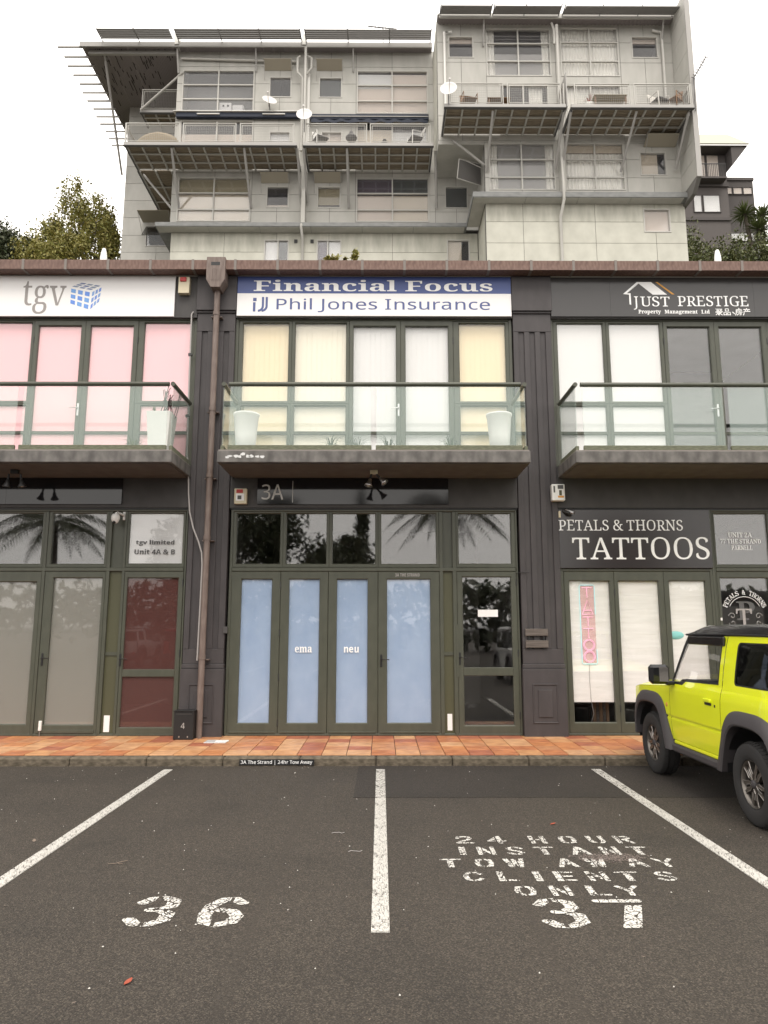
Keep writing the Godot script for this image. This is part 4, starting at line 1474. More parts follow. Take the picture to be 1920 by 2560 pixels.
# an opening with frame, glazing bars, panes and something behind
func flat_window(b: Node3D, z: float, x0: float, x1: float, y0: float, y1: float, cols: Array, rows: Array, behind := "", fw := .05) -> Node3D:
	var n := knot("window", b, Vector3((x0 + x1) / 2, y0, z))
	add("frame", ring(x0, x1, y0, y1, [fw, fw, fw, fw], z - .10, z + .022, .008), M.flat_frame, n)
	for x in cols:
		bx("mullion", n, M.flat_frame, x - .028, x + .028, y0 + fw, y1 - fw, z - .07, z + .015)
	for y in rows:
		bx("transom", n, M.flat_frame, x0 + fw, x1 - fw, y - .024, y + .024, z - .068, z + .012)
	var xa := [x0] + cols + [x1]
	var ya := [y0] + rows + [y1]
	for i in xa.size() - 1:
		for j in ya.size() - 1:
			bx("pane", n, M.flat_pane, xa[i] + .02, xa[i + 1] - .02, ya[j] + .02, ya[j + 1] - .02, z - .046, z - .04)
			bx("added_pane", n, M.pane, xa[i] + .02, xa[i + 1] - .02, ya[j] + .02, ya[j + 1] - .02, z - .062, z - .057)  # added second sheet, so the flats' windows reflect more sky
	for k in behind.split(" ", false):
		var q := k.split(":")
		var c: String = q[0]
		var f := []
		for v in q.slice(1):
			f.append(v.to_float())
		if f.is_empty():
			f = [0.0, 1.0, 0.0, 1.0]
		var ax := lerpf(x0, x1, f[0])
		var bx_ := lerpf(x0, x1, f[1])
		var ay := lerpf(y0, y1, f[2])
		var by := lerpf(y0, y1, f[3])
		if c == "curtain" or c == "net":
			var waves := maxf(3.0, (bx_ - ax) / .14)
			add("curtain", sheet(int(waves * 8), 4, func(u: float, v: float) -> Vector3:
				return Vector3(lerpf(ax, bx_, u) + .015 * sin(v * 5 + u * 20), lerpf(ay, by, v), z - .16 + .035 * sin(u * waves * TAU + .6 * sin(u * 31.0)) * (1.1 - .4 * v))), M.curtain, n)
		else:
			bx("blind", n, M[c], ax, bx_, ay, by, z - .125, z - .115)
	return n


func hood(b: Node3D, z: float, x0: float, x1: float, y: float, deep := .5, drop := .22) -> void:
	var n := knot("window_hood", b)
	var st := stool()
	quad_slab(st, Vector3(x0, y - drop, z + .02), Vector3(x1, y - drop, z + .02), Vector3(x1, y, z + deep), Vector3(x0, y, z + deep), .022)
	add("hood_panel", done(st), M.hood_board, n)
	for x in [x0 + .02, x1 - .02]:
		tube("hood_stay", n, M.flat_steel, [Vector3(x, y - .01, z + deep - .04), Vector3(x, y - .75, z + .02)], .012, 5)


# a thin slab with corners a b c d
func quad_slab(st: SurfaceTool, a: Vector3, b: Vector3, c: Vector3, d: Vector3, t: float) -> void:
	flat(st)
	var n := (b - a).cross(c - a).normalized()
	if n.y < 0:
		n = -n
	var o := n * t
	quad(st, a + o, b + o, c + o, d + o, n)
	quad(st, a, b, c, d, -n)
	var mid := (a + b + c + d) / 4
	for e in [[a, b], [b, c], [c, d], [d, a]]:
		quad(st, e[0], e[1], e[1] + o, e[0] + o, (e[0] + e[1]) / 2 - mid)


func bar(called: String, parent: Node3D, m: Material, a: Vector3, b: Vector3, r: float, seg := 8) -> MeshInstance3D:
	return tube(called, parent, m, [a, b], r, seg)


# mesh-filled railing along x (or along z when ALONG_Z)
func railing(n: Node3D, a: float, b: float, y0: float, y1: float, z: float, along_z := false) -> void:
	var r := knot("railing", n)
	var P := func(t: float, y: float) -> Vector3: return Vector3(z, y, t) if along_z else Vector3(t, y, z)
	var st := stool()
	tube_into(st, [P.call(a, y1), P.call(b, y1)], .026, 6)
	for t in [a + .02, b - .02]:
		tube_into(st, [P.call(t, y0 - .1), P.call(t, y1)], .024, 6)
	for t in [a + .09, b - .09]:
		tube_into(st, [P.call(t, y0 + .06), P.call(t, y1 - .08)], .016, 6)
	for y in [y0 + .06, y1 - .09]:
		tube_into(st, [P.call(a + .09, y), P.call(b - .09, y)], .016, 6)
	add("rail_frame", done(st), M.flat_frame, r)
	st = stool()
	var t := a + .09
	while t < b - .09:
		box_into(st, P.call(t, y0 + .06) - Vector3(.003, 0, .003), P.call(t, y1 - .09) + Vector3(.003, 0, .003))
		t += .075
	var y := y0 + .06
	while y < y1 - .09:
		var p: Vector3 = P.call(a + .09, y)
		var q: Vector3 = P.call(b - .09, y)
		box_into(st, p.min(q) - Vector3(.003, .003, .003), p.max(q) + Vector3(.003, .003, .003))
		y += .075
	add("rail_mesh", done(st), M.flat_steel, r)


# timber deck seen from below: edge beam, boards along x, joists along z, cross bearers
func deck(n: Node3D, x0: float, x1: float, z0: float, z1: float, y: float, beam := true) -> void:
	var w := .145
	var k := 0
	var z := z0 + .02
	while z < z1 - .1:
		bx("deck_board", n, M.deck_timber, x0 + .03, x1 - .03, y - .035 + .004 * sin(k * 5.0), y, z, z + w - .012, .003)
		z += w
		k += 1
	var cols := int(round((x1 - x0) / .62))
	for i in cols + 1:
		var x := lerpf(x0 + .03, x1 - .03, float(i) / cols)
		bx("joist", n, M.flat_frame, x - .034, x + .034, y - .115, y - .04, z0, z1 - .03)
	for t in [.33, .66]:
		bx("bearer", n, M.flat_frame, x0, x1, y - .135, y - .085, lerpf(z0, z1, t) - .03, lerpf(z0, z1, t) + .03)
	if beam:
		bx("edge_beam", n, M.flat_steel, x0 - .05, x1 + .05, y - .13, y + .03, z1 - .04, z1 + .03, .008)
		bx("edge_flange", n, M.flat_steel_dark, x0 - .06, x1 + .06, y - .148, y - .13, z1 - .08, z1 + .06)
		for x in [x0, x1]:
			bx("side_beam", n, M.flat_steel_dark, x - .03, x + .03, y - .15, y + .02, z0, z1)


func sunshade(b: Node3D, x0: float, x1: float, y: float, z: float, brackets: Array, reach := .55, drop := .10) -> void:
	var n := knot("sunshade", b)
	for i in 5:
		var t := i / 4.0
		bx("louvre_blade", n, M.blade_grey, x0 + .02, x1 - .02, y - t * drop, y + .05 - t * drop, z + t * reach, z + .085 + t * reach, .008)
	for x in brackets:
		bar("bracket", n, M.flat_steel_dark, Vector3(x, y + .04, z - .25), Vector3(x, y - .06, z + reach + .12), .022, 6)


func flats() -> void:
	var b := thing("apartment_building", "grey panelled block of flats with timber decks standing above the shop roof", "building", Vector3(0, 15.5, -19))
	flats_west(b)
	flats_east(b)
	flats_roof(b)


func flats_west(b: Node3D) -> void:
	var uw := [[-8.93, -5.70, 24.33, 26.5], [-1.09, 2.11, 24.33, 26.5]]
	var mw := [[-8.93, -5.68, 21.58, 23.97], [-1.09, 2.05, 21.58, 23.97]]
	var lw := [[-8.90, -5.70, 19.08, 21.2], [-1.09, 2.10, 19.08, 21.2]]
	var small := [[-5.03, -4.02, 25.13, 26.17], [-2.80, -1.75, 25.12, 26.14], [-5.02, -4.03, 19.74, 20.77], [-2.80, -1.76, 19.74, 20.77], [-4.98, -4.02, 21.6, 23.43], [-2.67, -1.72, 21.6, 23.43]]
	var base := [[-5.05, -3.98, 16.3, 18.24], [-2.78, -1.71, 16.3, 18.24]]
	var holes := uw + mw + lw + small
	panel_wall(b, ZL, [-9.17, -7.3, -5.66, -4.55, -3.38, -2.25, -1.12, .5, 2.38], [18.7, 19.57, 20.37, 21.42, 22.5, 23.97, 24.9, 25.82, 26.68, 27.5], holes, ["panel_a", "panel_b", "panel_a"])
	panel_wall(b, ZL, [-9.1, -6.78, -4.52, -2.25, .5, 4.2], [15.0, 16.6, 17.66, 18.56], base + [[2.85, 3.85, 16.2, 18.26]], ["panel_stained"], "panel_streaked")
	# east recess wall below the overhang
	panel_wall(b, ZL, [2.38, 3.3, 4.25], [18.7, 19.57, 20.37, 21.3], [[2.80, 3.82, 19.73, 20.79]], ["panel_a", "panel_b"])
	var r3 := [25.05, 25.76]
	flat_window(b, ZL, -8.93, -5.70, 24.33, 26.5, [-7.31], r3, "")
	bx("added_grey_backing", b, M.shade_grey, -8.95, -5.6, 24.15, 27.3, ZL - .95, ZL - .9)  # added grey board; its tone imitates pale sky reflected in this window
	flat_window(b, ZL, -1.09, 2.11, 24.33, 26.5, [.5], [24.97, 25.76], "blind_white:0:.5:.62:.95 shade_pink:.5:1:0:.95 shade_pink:0:.5:0:.62")
	flat_window(b, ZL, -8.93, -5.68, 21.58, 23.97, [-7.3], [22.4], "shade_pink:0:1:.1:.75")
	flat_window(b, ZL, -1.09, 2.05, 21.58, 23.97, [.5], [22.4], "shade_cream:0:.5:0:.85 blind_white:.5:1:.2:.8")
	flat_window(b, ZL, -8.90, -5.70, 19.08, 21.2, [-7.32], [19.65, 20.44], "shade_tan:0:1:.64:1 shade_cream:0:1:0:.64")
	flat_window(b, ZL, -1.09, 2.10, 19.08, 21.2, [.5], [19.65, 20.44], "shade_purple:0:.5:.66:1 shade_teal:.5:1:.66:1 shade_pink:0:.5:0:.62 shade_cream:.5:1:0:.62")
	for i in 4:
		var s: Array = small[i]
		flat_window(b, ZL, s[0], s[1], s[2], s[3], [], [], ["", "shade_teal", "shade_pink:0:1:0:.2", "shade_tan:0:1:.2:1"][i])
	for s in [[-5.25, -4.0, 26.73], [-2.91, -1.72, 26.73], [-5.25, -4.02, 21.17], [-2.93, -1.74, 21.18]]:
		hood(b, ZL, s[0], s[1], s[2], .42, .26)
	flat_window(b, ZL, -4.98, -4.02, 21.6, 23.43, [], [22.5], "blind_white")
	flat_window(b, ZL, -2.67, -1.72, 21.6, 23.43, [], [], "shade_pink")
	flat_window(b, ZL, -5.05, -3.98, 16.3, 18.24, [-4.45], [], "blind_white:0:.55:0:1 shade_teal:.55:1:0:1")
	flat_window(b, ZL, -2.78, -1.71, 16.3, 18.24, [-2.3], [], "shade_purple:0:.45:0:1 blind_white:.5:1:0:1")
	flat_window(b, ZL, 2.80, 3.82, 19.73, 20.79, [], [], "shade_teal")
	flat_window(b, ZL, 2.85, 3.85, 16.2, 18.26, [], [], "shade_cream:0:.65:0:1")
	for x in [-3.68, -2.98]:
		bx("vent", b, M.black, x - .07, x + .07, 18.08, 18.24, ZL, ZL + .03)
	# recessed wall at the west end
	var rw := [[-11.45, -10.25, 19.9, 20.95]]
	panel_wall(b, ZB, [-12.6, -10.9, -8.9], [15.0, 17.8, 18.72, 19.6, 20.49, 21.42, 22.33, 23.24, 24.16, 25.07, 25.98, 26.9, 27.9], rw, ["panel_b", "panel_a"])
	var w := flat_window(b, ZB, -11.45, -10.25, 19.9, 20.95, [], [], "shade_teal")
	var st := stool()
	quad_slab(st, Vector3(-11.42, 20.9, ZB + .05), Vector3(-10.28, 20.9, ZB + .05), Vector3(-10.28, 20.15, ZB + .6), Vector3(-11.42, 20.15, ZB + .6), .03)
	add("open_sash", done(st), M.smoke_glass, w)
	hood(b, ZB, -11.6, -10.1, 21.25, .9, .1)
	bx("west_return_wall", b, M.panel_a, -9.17, -8.95, 15.0, 27.5, ZB, ZL - .27)
	# ledge between the plinth storey and the flats
	bx("ledge", b, M.ledge, -9.65, 3.68, 18.575, 18.76, ZL - .2, ZL + .5, .006)
	bx("ledge", b, M.ledge, -9.65, -9.12, 18.577, 18.758, ZB, ZL - .2)
	for i in 6:
		bx("ledge_soffit", b, M.panel_a, -9.6 + 2.2 * i, -7.42 + 2.2 * i, 18.555, 18.574, ZL + .01, ZL + .46)
	# decks
	var n := knot("balcony", b)
	deck(n, -10.66, -3.55, ZL + .02, BL, 21.6)
	deck(n, -10.66, -9.2, ZB + .05, ZL, 21.6, false)
	bx("side_beam", n, M.flat_steel_dark, -10.72, -10.66, 21.45, 21.62, ZB, ZL)
	for s in [[-10.66, -8.40], [-8.28, -6.05], [-5.9, -3.62]]:
		railing(n, s[0], s[1], 21.63, 22.5, BL)
	railing(n, ZL + .1, BL, 21.63, 22.5, -10.68, true)
	for s in [[-8.75, -8.8], [-5.72, -5.66]]:
		bar("strut", n, M.flat_steel, Vector3(s[0], 21.45, BL - .1), Vector3(s[1], 19.72, ZL + .04), .055, 10)
	bar("strut", n, M.flat_steel, Vector3(-10.5, 21.45, ZL - .2), Vector3(-9.15, 19.75, ZL - .1), .05, 10)
	n = knot("balcony", b)
	deck(n, -3.2, 2.14, ZL + .02, BL, 21.6)
	for s in [[-3.15, -.58], [-.46, 2.08]]:
		railing(n, s[0], s[1], 21.63, 22.5, BL)
	bar("strut", n, M.flat_steel, Vector3(-1.42, 21.45, BL - .1), Vector3(-1.4, 19.72, ZL + .04), .055, 10)
	for x in [-3.5, -3.22]:
		bar("strut", n, M.flat_steel, Vector3(x, 21.45, BL - .1), Vector3(x + .02, 19.9, ZL + .1), .05, 10)
	bar("strut", n, M.flat_steel, Vector3(2.3, 21.5, BL - .3), Vector3(2.42, 19.7, ZL + .1), .06, 10)
	# little deck on the west side
	n = knot("balcony", b)
	deck(n, -11.0, -9.2, -19.6, -18.6, 25.1)
	railing(n, -11.0, -9.25, 25.13, 26.15, -18.58)
	bar("strut", n, M.flat_frame, Vector3(-11.0, 25.05, -18.5), Vector3(-8.9, 26.35, ZL + .05), .05, 10)
	# folded awnings
	n = knot("awning", b)
	bx("cassette", n, M.navy, -3.15, 2.12, 23.9, 24.16, ZL + .03, ZL + .22, .02)
	bx("front_bar", n, M.flat_steel, -3.12, 2.10, 24.0, 24.035, ZL + .22, ZL + .25)
	add("valance", sheet(40, 2, func(u: float, v: float) -> Vector3: return Vector3(lerpf(-3.1, 2.08, u), 23.92 - .16 * v - .03 * sin(u * 40) * v, ZL + .2 + .02 * sin(u * 55))), M.navy, n)
	n = knot("awning", b)
	bx("cassette", n, M.navy, -9.1, -3.6, 24.0, 24.24, ZL + .03, ZL + .2, .02)
	bx("front_bar", n, M.flat_white, -9.2, -3.6, 24.24, 24.275, ZL + .02, ZL + .27)
	for x in [-7.6, -4.7]:
		bx("folding_arm", n, M.flat_white, x - .55, x + .45, 24.1, 24.14, ZL + .2, ZL + .26)
	# waste pipes on the middle of the wall
	var d := knot("downpipe", b)
	var zp := ZL + .25
	for p in [[Vector3(-3.36, 27.3, zp + .2), Vector3(-3.36, 24.0, zp + .2), Vector3(-3.36, 22.4, zp + .2)], [Vector3(-3.62, 27.0, zp), Vector3(-3.74, 26.9, zp), Vector3(-3.74, 26.2, zp), Vector3(-3.5, 25.9, zp), Vector3(-3.5, 22.3, zp)], [Vector3(-3.3, 27.0, zp), Vector3(-3.12, 26.9, zp), Vector3(-3.12, 26.4, zp), Vector3(-3.33, 26.1, zp)], [Vector3(-3.42, 21.6, zp), Vector3(-3.42, 19.0, zp), Vector3(-3.4, 18.5, zp + .35), Vector3(-3.38, 18.2, ZL + .1), Vector3(-3.36, 15.5, ZL + .1)]]:
		tube("pipe", d, M.flat_frame, p, .058, 10)
	bx("duct", d, M.flat_white, -3.30, -3.18, 22.5, 26.3, ZL + .02, ZL + .14, .01)
	bx("pier", b, M.panel_a, -3.42, -3.26, 18.76, 21.45, ZL + .005, ZL + .5)
	bx("pier", b, M.panel_b, -3.40, -3.28, 21.62, 27.3, ZL + .005, ZL + .10)
	tube("drain", b, M.flat_frame, [Vector3(-9.0, 27.0, ZL + .1), Vector3(-3.7, 26.85, ZL + .1)], .05, 8)


func flats_east(b: Node3D) -> void:
	var x1 := 12.28
	var holes := [[2.82, 3.88, 25.2, 26.23], [10.52, 11.64, 25.22, 26.25], [4.40, 7.12, 24.35, 26.62], [7.52, 9.97, 24.35, 26.68], [4.9, 6.95, 21.62, 23.95], [7.62, 9.97, 21.62, 23.95], [10.4, 11.4, 21.62, 22.9]]
	panel_wall(b, ZR, [2.35, 3.35, 4.40, 7.3, 8.66, 10.02, 11.05, x1], [21.38, 22.5, 23.97, 25.0, 25.95, 26.9], holes, ["panel_b", "panel_a", "panel_b"])
	flat_window(b, ZR, 2.82, 3.88, 25.2, 26.23, [], [], "shade_pink:0:1:.75:1")
	flat_window(b, ZR, 10.52, 11.64, 25.22, 26.25, [], [], "shade_pink:0:1:.75:1")
	flat_window(b, ZR, 4.40, 7.12, 24.35, 26.62, [5.75], [25.06, 25.89], "curtain:0:.14:0:1 curtain:.87:1:0:1 shade_grey:.14:.87:0:.5")  # grey sheet between the curtains stands in for mirrored sky
	flat_window(b, ZR, 7.52, 9.97, 24.35, 26.68, [8.76], [25.07, 25.96], "curtain:0:1:0:1")
	flat_window(b, ZR, 4.9, 6.95, 21.62, 23.95, [5.9], [22.2], "curtain:.62:.9:0:1")
	flat_window(b, ZR, 7.62, 9.97, 21.62, 23.95, [8.7], [], "curtain:0:1:0:1")
	flat_window(b, ZR, 10.4, 11.4, 21.62, 22.9, [], [], "blind_white:0:1:.2:.9")
	# floor below
	var low := [[4.40, 7.11, 19.16, 21.28], [7.51, 9.94, 19.16, 21.28], [10.57, 11.66, 19.82, 20.88]]
	panel_wall(b, ZR, [4.23, 5.73, 7.3, 8.66, 10.02, 11.1, x1], [18.75, 19.72, 20.53, 21.28, 21.38], low, ["panel_b", "panel_a"])
	flat_window(b, ZR, 4.40, 7.11, 19.16, 21.28, [5.74], [19.73, 20.53], "curtain:0:.14:0:1 curtain:.86:1:0:1 shade_grey:.14:.86:0:1")  # here too the grey sheet imitates sky reflection
	flat_window(b, ZR, 7.51, 9.94, 19.16, 21.28, [8.74], [19.74, 20.53], "curtain:0:1:0:.82 shade_cream:0:1:.82:1")
	flat_window(b, ZR, 10.57, 11.66, 19.82, 20.88, [], [], "shade_cream:0:.7:.1:1")
	hood(b, ZR, 10.75, 12.05, 21.31, .55, .22)
	bx("overhang_soffit", b, M.panel_a, 2.35, 4.23, 21.2, 21.378, ZL, ZR)
	bx("west_return_wall", b, M.panel_stained, 2.352, 2.56, 21.38, 27.2, ZL - .27, ZR - .27)
	bx("west_return_wall", b, M.panel_a, 4.232, 4.45, 18.75, 21.37, ZL, ZR - .27)
	bx("east_return_wall", b, M.panel_a, x1 - .2, x1, 15.0, 27.0, ZL - 6, ZR - .27)
	# plinth storey
	panel_wall(b, ZR, [4.22, 5.72, 7.25, 8.62, 11.04, x1], [14.6, 15.9, 16.85, 17.77, 18.60], [[10.57, 11.66, 17.32, 18.35]], ["panel_stained"], "panel_streaked")
	flat_window(b, ZR, 10.57, 11.66, 17.32, 18.35, [], [], "shade_pink")
	bx("west_return_wall", b, M.panel_stained, 4.222, 4.45, 14.6, 18.575, ZL, ZR - .27)
	bx("ledge", b, M.ledge, 3.66, 12.22, 18.572, 18.80, ZR - .2, ZR + .45, .006)
	bx("ledge", b, M.ledge, 3.66, 4.22, 18.571, 18.80, ZL + .49, ZR - .2)
	for i in 4:
		bx("ledge_soffit", b, M.panel_a, 3.7 + 2.1 * i, 5.78 + 2.1 * i, 18.552, 18.571, ZR + .01, ZR + .41)
	bx("ledge_soffit", b, M.panel_a, 3.7, 4.2, 18.552, 18.5705, ZL + .5, ZR)
	# blade wall at the east end
	var xb := 12.22
	var st := stool()
	prism_into(st, [Vector2(ZR - .2, 27.0), Vector2(-14.25, 27.05), Vector2(-14.25, 18.85), Vector2(-14.75, 18.45), Vector2(ZR - .2, 18.45)], xb, xb + .16)
	var o := add("blade_wall", done(st), M.joint, b)
	o.transform = Transform3D(Basis(Vector3(0, 0, 1), Vector3(0, 1, 0), Vector3(1, 0, 0)), o.position)
	var yy := [18.9, 19.72, 20.53, 21.4, 22.4, 23.4, 24.4, 25.4, 26.3, 27.0]
	for i in yy.size() - 1:
		bx("panel", o, M.panel_a, xb - .012, xb - .001, yy[i] + .008, yy[i + 1] - .008, ZR + .01, -14.26)
	for c in o.get_children():
		c.transform = o.transform.affine_inverse() * Transform3D(Basis(), c.position + o.position)
	bx("blade_edge", b, M.flat_steel, xb - .02, xb + .18, 18.85, 27.06, -14.25, -14.2)
	# decks
	for s in [[2.50, 7.12, [[2.62, 4.76], [4.90, 7.0]], [4.35, 4.3]], [7.42, 12.1, [[7.52, 9.72], [9.84, 12.05]], [9.95, 9.75]]]:
		var n := knot("balcony", b)
		deck(n, s[0], s[1], ZR + .02, BR, 21.68)
		for q in s[2]:
			railing(n, q[0], q[1], 21.71, 22.6, BR)
		railing(n, ZR + .1, BR, 21.71, 22.6, s[1] - .01, true)
		bar("strut", n, M.flat_steel, Vector3(s[3][0], 21.5, BR - .1), Vector3(s[3][1], 19.95, ZR + .05), .05, 10)
		for x in ([7.12, 7.4] if s[0] < 5 else [12.0]):
			bar("strut", n, M.flat_steel, Vector3(x, 21.5, BR - .15), Vector3(x - .05, 20.0, ZR + .15), .055, 10)
	bx("privacy_screen", b, M.flat_steel, 7.24, 7.28, 21.7, 23.2, ZR + .2, BR - .1)
	bar("brace", b, M.flat_steel, Vector3(2.95, 21.3, ZR + .1), Vector3(4.2, 20.2, ZR + .1), .05, 10)
	var sash := knot("open_sash", b)
	var q := [Vector3(3.22, 20.72, ZR - .25), Vector3(4.2, 20.95, ZR - .9), Vector3(4.2, 19.95, ZR - .9), Vector3(3.14, 19.92, ZR - .35)]
	st = stool()
	quad_slab(st, q[0], q[1], q[2], q[3], .02)
	add("sash_panel", done(st), M.room_dark, sash)
	for i in [3, 0, 2]:
		bar("sash_rail", sash, M.flat_frame, q[i], q[(i + 1) % 4], .022, 6)
	bar("sash_stay", sash, M.flat_frame, (q[0] as Vector3).lerp(q[1], .3), Vector3(4.2, 20.4, ZR - .4), .016, 6)
	# pipes
	var d := knot("downpipe", b)
	var zz := ZR + .3
	tube("pipe", d, M.flat_frame, [Vector3(7.32, 26.5, zz), Vector3(7.32, 23.6, zz), Vector3(7.28, 22.0, zz)], .07, 10)
	tube("pipe", d, M.flat_frame, [Vector3(7.12, 26.6, zz), Vector3(7.2, 26.3, zz), Vector3(7.2, 25.6, zz)], .05, 8)
	tube("pipe", d, M.flat_frame, [Vector3(7.27, 21.4, zz), Vector3(7.27, 19.2, ZR + .5), Vector3(7.27, 18.45, ZR + .5), Vector3(7.2, 17.9, ZR + .12), Vector3(7.2, 14.6, ZR + .1)], .06, 10)
	bx("pier", b, M.panel_a, 7.24, 7.40, 18.81, 21.4, ZR + .003, ZR + .4)
	tube("pipe", d, M.flat_white, [Vector3(2.95, 26.35, ZR + .1), Vector3(2.66, 26.33, ZR + .1), Vector3(2.66, 22.0, ZR + .1)], .055, 8)
	tube("pipe", d, M.flat_white, [Vector3(11.4, 26.45, ZR + .1), Vector3(11.78, 26.35, ZR + .1), Vector3(11.78, 21.9, ZR + .1)], .055, 8)


func flats_roof(b: Node3D) -> void:
	var n := knot("roof", b)
	# west roof: its corrugated underside sails out past the west wall
	var y := 27.32
	bx("eave_fascia", n, M.flat_steel, -13.5, 2.3, y, y + .26, ZL + .36, ZL + .42, .01)
	bx("roof_sheet", n, M.flat_steel, -13.5, 2.3, y + .2, y + .26, -27.0, ZL + .36)
	var cor := func(u: float, v: float) -> Vector3:
		var x := lerpf(-13.45, 2.3, u)
		return Vector3(x, y + .10 + .022 * (1.0 if int(u * 420.0) % 2 == 0 else -1.0), lerpf(-27.0, ZL + .36, v))
	add("soffit_sheet", sheet(420, 1, cor), M.soffit_tin, n)
	rng.seed = 31
	for i in 90:
		var row := rng.randf()
		var zz := lerpf(ZL + .2, -21.0, row * row)
		var x := rng.randf_range(-13.3, -9.3) if row < .4 else rng.randf_range(-13.2, -10.4)
		bx("rust_patch", n, M.soffit_rust, x, x + .034, y + .074, y + .0755, zz - rng.randf_range(.1, .5), zz)
	bx("eave_beam", n, M.flat_steel, -13.2, -9.2, y - .12, y + .06, ZL + .02, ZL + .14)
	for i in 13:
		var z := ZL + .3 - i * .55
		bx("outrigger", n, M.flat_steel, -14.5 + .05 * sin(i * 2.0), -13.3, y + .02, y + .10, z - .03, z + .03)
	bar("roof_strut", n, M.flat_steel, Vector3(-12.55, y, ZL - .1), Vector3(-12.72, 23.6, ZB + .15), .055, 10)
	bar("roof_strut", n, M.flat_steel, Vector3(-9.15, y, ZL + .3), Vector3(-9.12, 26.3, ZL + .05), .045, 8)
	for x in [-5.62, -1.25]:
		bar("roof_strut", n, M.flat_steel, Vector3(x, y, ZL + .34), Vector3(x, 26.4, ZL + .04), .035, 8)
	sunshade(b, -12.45, -9.25, y + .22, ZL + .58, [-12.45, -10.82])
	sunshade(b, -9.05, -3.55, y + .22, ZL + .58, [-9.05, -7.12, -5.36, -3.55])
	sunshade(b, -3.35, 2.2, y + .22, ZL + .58, [-3.35, -1.47, .38, 2.2])
	for x in [-9.15, -3.45]:
		bx("ridge_cap", n, M.flat_white, x - .09, x + .09, y + .1, y + .62, ZL - .3, ZL + .46)
	# east roof
	var e := 26.72
	bx("eave_fascia", n, M.flat_frame, 2.42, 12.1, e, e + .24, ZR + .36, ZR + .42, .01)
	bx("roof_sheet", n, M.flat_steel, 2.35, 12.25, e + .2, e + .26, -27.0, ZR + .36)
	bx("soffit_sheet", n, M.soffit_tin, 2.40, 12.2, e + .1, e + .14, -27.0, ZR + .36)
	for i in 60:
		bx("soffit_rib", n, M.soffit_tin, 2.45 + i * .16, 2.52 + i * .16, e + .07, e + .099, ZR, ZR + .36)
	sunshade(b, 2.45, 4.55, e + .12, ZR + .46, [2.45, 4.55], .46, .14)
	sunshade(b, 4.65, 7.4, e + .12, ZR + .46, [4.65, 5.95, 7.4], .46, .14)
	sunshade(b, 7.55, 12.3, e + .12, ZR + .46, [7.55, 9.1, 10.7, 12.3], .46, .14)
	for x in [4.3, 11.8]:
		bar("roof_strut", n, M.flat_steel, Vector3(x, e, ZR + .34), Vector3(x - .02, e - 1.0, ZR + .04), .035, 8)
	# floors and a spine wall, so that rooms are dark
	for yy in [18.6, 21.3, 24.05]:
		bx("floor_slab", b, M.room_dark, -8.9, 2.3, yy, yy + .1, -27, ZL - .28)
		bx("floor_slab", b, M.room_dark, 4.5 if yy < 19.0 else 2.6, 12.0, yy, yy + .1, -27, ZR - .3)
	bx("spine_wall", b, M.room_dark, -8.9, 2.3, 15.0, 27.4, -23.0, -22.9)
	bx("spine_wall", b, M.room_dark, 2.6, 12.0, 15.0, 26.8, -20.0, -19.9)
	bx("rear_wall", b, M.panel_a, -12.6, 12.28, 14.0, 27.4, -27.2, -27.0)


